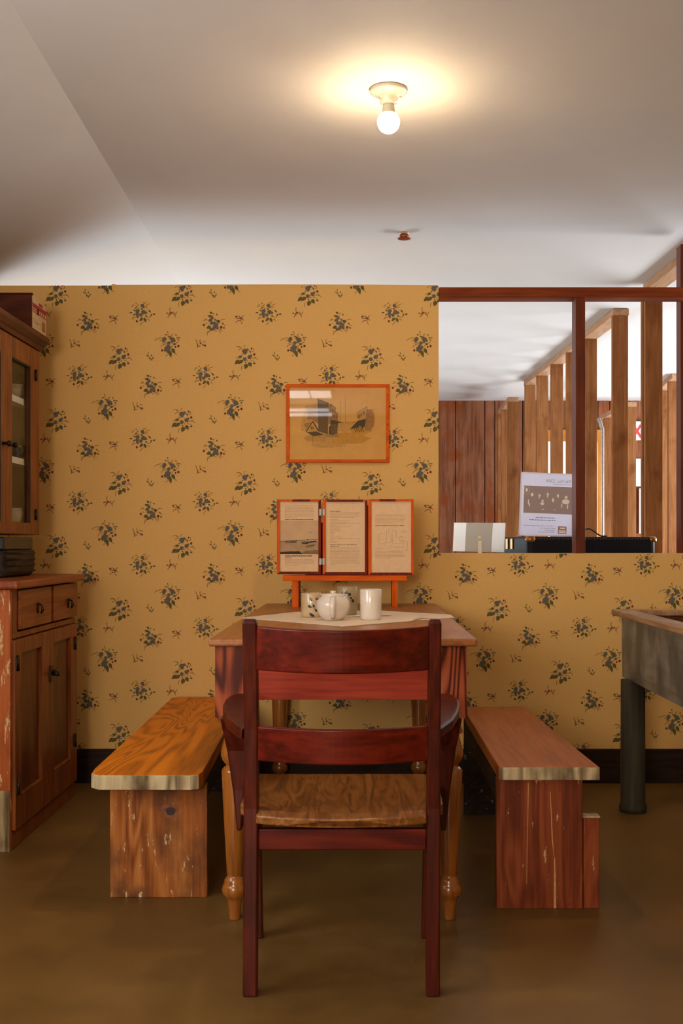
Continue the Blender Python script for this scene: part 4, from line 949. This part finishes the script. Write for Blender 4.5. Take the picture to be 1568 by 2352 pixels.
# crockery inside the cabinet
def bowl(x, y, z, r_, hgt, mat, name, label, grp=None, cat='bowl'):
    b = MB(); b.lathe([(z, r_*.45), (z+hgt*.1, r_*.55), (z+hgt*.55, r_*.88), (z+hgt, r_), (z+hgt*.96, r_*.94), (z+hgt*.3, r_*.6)], x, y, 0, 28)
    return tag(b.build(name, mat), label, cat, grp)
bowl(-1.368, 4.465, 1.5765, .042, .06, 'white', 'bowl', 'pale bowl on the upper shelf inside the glazed cabinet')
bowl(-1.368, 4.465, 1.3425, .042, .055, 'white', 'bowl', 'pale bowl on the middle shelf inside the glazed cabinet')
bowl(-1.372, 4.46, uz0+.0205, .044, .085, 'shelfwhite', 'bowl', 'pale bowl on the bottom of the glazed cabinet')
b = MB(); b.lathe([(1.3425,.014),(1.352,.02),(1.38,.019),(1.39,.012),(1.40,.014)], -1.352, 4.405, 0, 24)
tag(b.build('jug', 'blueprint'), 'small dark jug on the middle shelf of the glazed cabinet', 'jug')

# crate on top
cr = 1.8365; cxe = -1.272
cyn, cyf = F*-cxe/(833-73), F*-cxe/(833-107); zt_ = H+(1249-675)/(F/cyn)
t = thing('wooden_crate', 'dark red-brown wooden box with a paper label, on top of the glazed cabinet', 'box', (cxe-.15, (cyn+cyf)/2, cr))
b = MB(); b.box(cxe-.34, cxe, cyn, cyn+.012, cr, zt_).box(cxe-.34, cxe, cyf-.012, cyf, cr, zt_).box(cxe-.012, cxe, cyn+.012, cyf-.012, cr, zt_-.004).box(cxe-.34, cxe-.328, cyn+.012, cyf-.012, cr, zt_).box(cxe-.328, cxe-.012, cyn+.012, cyf-.012, cr, cr+.01)
b.build('box', 'crate', t, .002)
MB().box(cxe-.342, cxe+.002, cyn-.004, cyn+.016, zt_, zt_+.004).build('rim', 'crate', t)
ly0, ly1 = cyn+.004, cyf-.008; LZ = lambda f_: cr+.006+(zt_-cr-.012)*f_
b = MB(); b.box(cxe+.0003, cxe+.0013, ly0, ly1, LZ(0), LZ(1)); b.build('paper_label', 'label', t, label='torn paper label with a red band')
b = MB(); Lx = cxe+.0018; LY = lambda u: ly0+(ly1-ly0)*u
def lq(u0, v0, u1, v1, mi, d=0): b.flat([(Lx+d, LY(u0), LZ(v0)), (Lx+d, LY(u1), LZ(v0)), (Lx+d, LY(u1), LZ(v1)), (Lx+d, LY(u0), LZ(v1))], mi)
lq(0, .66, 1, .80, 0); lq(0, .52, 1, .55, 0); lq(.32, .50, .44, .70, 0); lq(.45, .82, .72, .92, 0)
for i in range(6): lq(.05+i*.15, .57, .13+i*.15, .64, 0)
lq(.66, .08, .90, .40, 1)
for i in range(5): lq(.08+i*.11, .30-.02*i, .14+i*.11, .33-.02*i, 1)
lq(.10, .20, .45, .23, 1)
b.build('label_print', ['labelred', 'labelbrown'], t)

# dark box on the worktop
t = thing('bread_box', 'black and dark brown ribbed box on the cupboard worktop under the cabinet', 'box', (-1.4, 4.2, .891))
be = -1.262; by1 = F*-be/(833-81)
pf = [(0,0),(.008,.004)]
def bsec(x, k=0): 
    prof = [(by1-.36,.0),(by1-.03,.0),(by1-.008,.010),(by1,.034),(by1,.10),(by1-.36,.10)]
    return [(x, y, .8915+z) for y, z in prof]
sc_x = [(be-.25, 1), (be-.02, 1), (be-.004, .96), (be, .9)]
def bs2(x, d, z0, z1): return [(x, by1-.36+d, .8915+z0+d), (x, by1-.035, .8915+z0+d), (x, by1-.008-d, .8915+z0+.014+d), (x, by1-d, .8915+z0+.04), (x, by1-d, .8915+z1), (x, by1-.36+d, .8915+z1)]
b = MB(); b.loft([bs2(be-.25, 0, 0, .096), bs2(be-.012, 0, 0, .096), bs2(be, .008, 0, .096)])
b.build('ribbed_body', 'darkbox', t, .004)
b = MB()
for k in range(4): b.tube([(be+.001, by1-.35, .91+.022*k), (be+.001, by1-.01, .91+.022*k)], .0035)
b.build('rib', 'darkbox', t)
MB().box(be-.25, be-.006, by1-.36, by1-.010, .9885, 1.036).build('lid', 'blackbox', t, .006)

# ================================================================== SINK
t = thing('trough_sink', 'weathered grey trough sink with a wooden rim, on thick posts at the right edge', 'sink', (1.3, 3.9, 0))
rx = .965; yf = 4.40; yn = 3.25; rz = .757
b = MB(); rt = .022
b.box(rx, rx+.075, yn, yf, rz-rt, rz).box(rx+.075, 1.62, yf-.07, yf, rz-rt, rz).box(1.545, 1.62, yn, yf-.07, rz-rt, rz).box(rx+.075, 1.545, yn, yn+.07, rz-rt, rz)
b.build('rim', 'sinkwood', t, .004)
b = MB(); zt2 = rz-rt; zb2 = .498; x0, x1 = 1.0, 1.585
b.loft([[(x0,yn+.03,zt2),(x1,yn+.03,zt2),(x1,yf-.022,zt2),(x0,yf-.022,zt2)], [(x0+.003,yn+.06,zb2),(x1,yn+.06,zb2),(x1,yf-.022,zb2),(x0+.003,yf-.022,zb2)]], cap=False)
b.flat([(x0+.003,yn+.06,zb2),(x1,yn+.06,zb2),(x1,yf-.022,zb2),(x0+.003,yf-.022,zb2)])
b.build('basin', 'sinktin', t)
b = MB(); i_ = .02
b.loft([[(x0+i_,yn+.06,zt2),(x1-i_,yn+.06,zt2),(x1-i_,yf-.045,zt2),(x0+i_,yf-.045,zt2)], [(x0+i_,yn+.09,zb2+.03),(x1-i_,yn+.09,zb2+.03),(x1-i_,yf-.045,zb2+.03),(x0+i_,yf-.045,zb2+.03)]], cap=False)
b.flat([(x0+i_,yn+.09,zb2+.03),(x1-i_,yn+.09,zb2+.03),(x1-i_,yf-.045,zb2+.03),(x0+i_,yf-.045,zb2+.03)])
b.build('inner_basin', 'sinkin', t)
for (x, y) in ((X(1459.5, 614), F/614+.045), (1.52, F/614+.045), (X(1459.5, 614)+.01, 3.36), (1.52, 3.36)):
    b = MB(); b.lathe([(0,.050),(.02,.052),(.035,.046),(zb2-.001,.045)], x, y, 0, 32); b.build('post', 'postgrey', t)

# ================================================================== CEILING LIGHT AND SPRINKLER
ls = 779.; ly = F/ls; lx = X(892, ls)
t = thing('ceiling_light', 'cream porcelain ceiling lampholder with a bare lit bulb', 'light', (lx, ly, CZ))
MB().lathe([(CZ-.046,.016),(CZ-.040,.0245),(CZ-.030,.026),(CZ-.020,.031),(CZ-.014,.047),(CZ-.009,.054),(CZ-.003,.0555),(CZ-.0004,.054)], lx, ly, 0, 48).build('lampholder', 'porcelain', t)
for (dx, dy) in ((-.030, -.012), (.030, .008)):
    b = MB(); b.tube([(lx+dx-.008, ly+dy, CZ-.0165), (lx+dx+.008, ly+dy+.003, CZ-.020)], .0035).tube([(lx+dx-.008, ly+dy+.008, CZ-.0165), (lx+dx+.006, ly+dy+.009, CZ-.019)], .0025)
    b.build('screw_terminal', 'porcelain', t)
MB().lathe([(CZ-.076,.0235),(CZ-.072,.0225),(CZ-.066,.0185),(CZ-.052,.0175),(CZ-.046,.0165)], lx, ly, 0, 36).build('bulb_base', 'porcelain', t)
bz = CZ-.0965; br = .033
prf = [(bz-br*math.cos(a), br*math.sin(a)) for a in [math.pi*i/24 for i in range(0, 19)]]; prf[0] = (bz-br, .0008); prf += [(CZ-.0762, .0225)]
MB().lathe(prf, lx, ly, 0, 40).build('bulb', 'bulb', t, label='glowing white bulb')
ss = 533.; sy = F/ss; sx = X(928, ss)
t = thing('ceiling_sprinkler', 'small copper sprinkler head set in the ceiling above the wall', 'sprinkler', (sx, sy, CZ))
MB().lathe([(CZ-.006,.020),(CZ-.0005,.022)], sx, sy, 0, 28).build('flange', 'cream', t)
MB().lathe([(CZ-.022,.017),(CZ-.018,.021),(CZ-.008,.019),(CZ-.0062,.016)], sx, sy, 0, 12).build('head', 'copper', t)
MB().lathe([(CZ-.026,.028),(CZ-.0245,.030),(CZ-.0225,.026)], sx, sy, 0, 28).build('deflector', 'copper', t)

t = thing('ceiling_panel_light', 'square luminous ceiling panel just behind the viewer', 'light', (-.46, -.35, CZ))
MB().box(-.66, -.27, -.60, -.12, CZ-.03, CZ-.0005).build('housing', 'cardwhite', t, .002)
MB().box(-.65, -.47, -.59, -.13, CZ-.033, CZ-.0301).build('diffuser', 'tube', t)
MB().box(-.455, -.28, -.59, -.13, CZ-.033, CZ-.0301).build('diffuser', 'tube', t)
# fluorescent fittings on the ceiling behind the camera (seen mirrored in the picture glass)
def fluor(x0, x1, y, w_, label):
    t = thing('fluorescent_light', label, 'light', ((x0+x1)/2, y, CZ))
    MB().box(x0, x1, y-w_/2, y+w_/2, CZ-.035, CZ-.0005).build('housing', 'cardwhite', t, .003)
    MB().tube([(x0+.03, y, CZ-.052), (x1-.03, y, CZ-.052)], .013).build('tube', 'tube', t)
fluor(-.85, -.30, -1.35, .10, 'fluorescent tube fitting on the ceiling behind the viewer, nearer one')
fluor(-.85, -.28, -1.74, .10, 'fluorescent tube fitting on the ceiling behind the viewer, farther one')

GR = {'bench': 'benches beside the dining table', 'cup': 'cups on the cloth', 'bowl': 'bowls inside the glazed cabinet', 'partition': 'open stud partitions in the back room'}
for o in list(bpy.data.objects):
    if o.get('category') in GR: o['group'] = GR[o['category']]
    if o.name.startswith('fluorescent_light'): o['group'] = 'fluorescent fittings behind the viewer'
for o in list(bpy.data.objects):
    if '_o' in o: del o['_o']
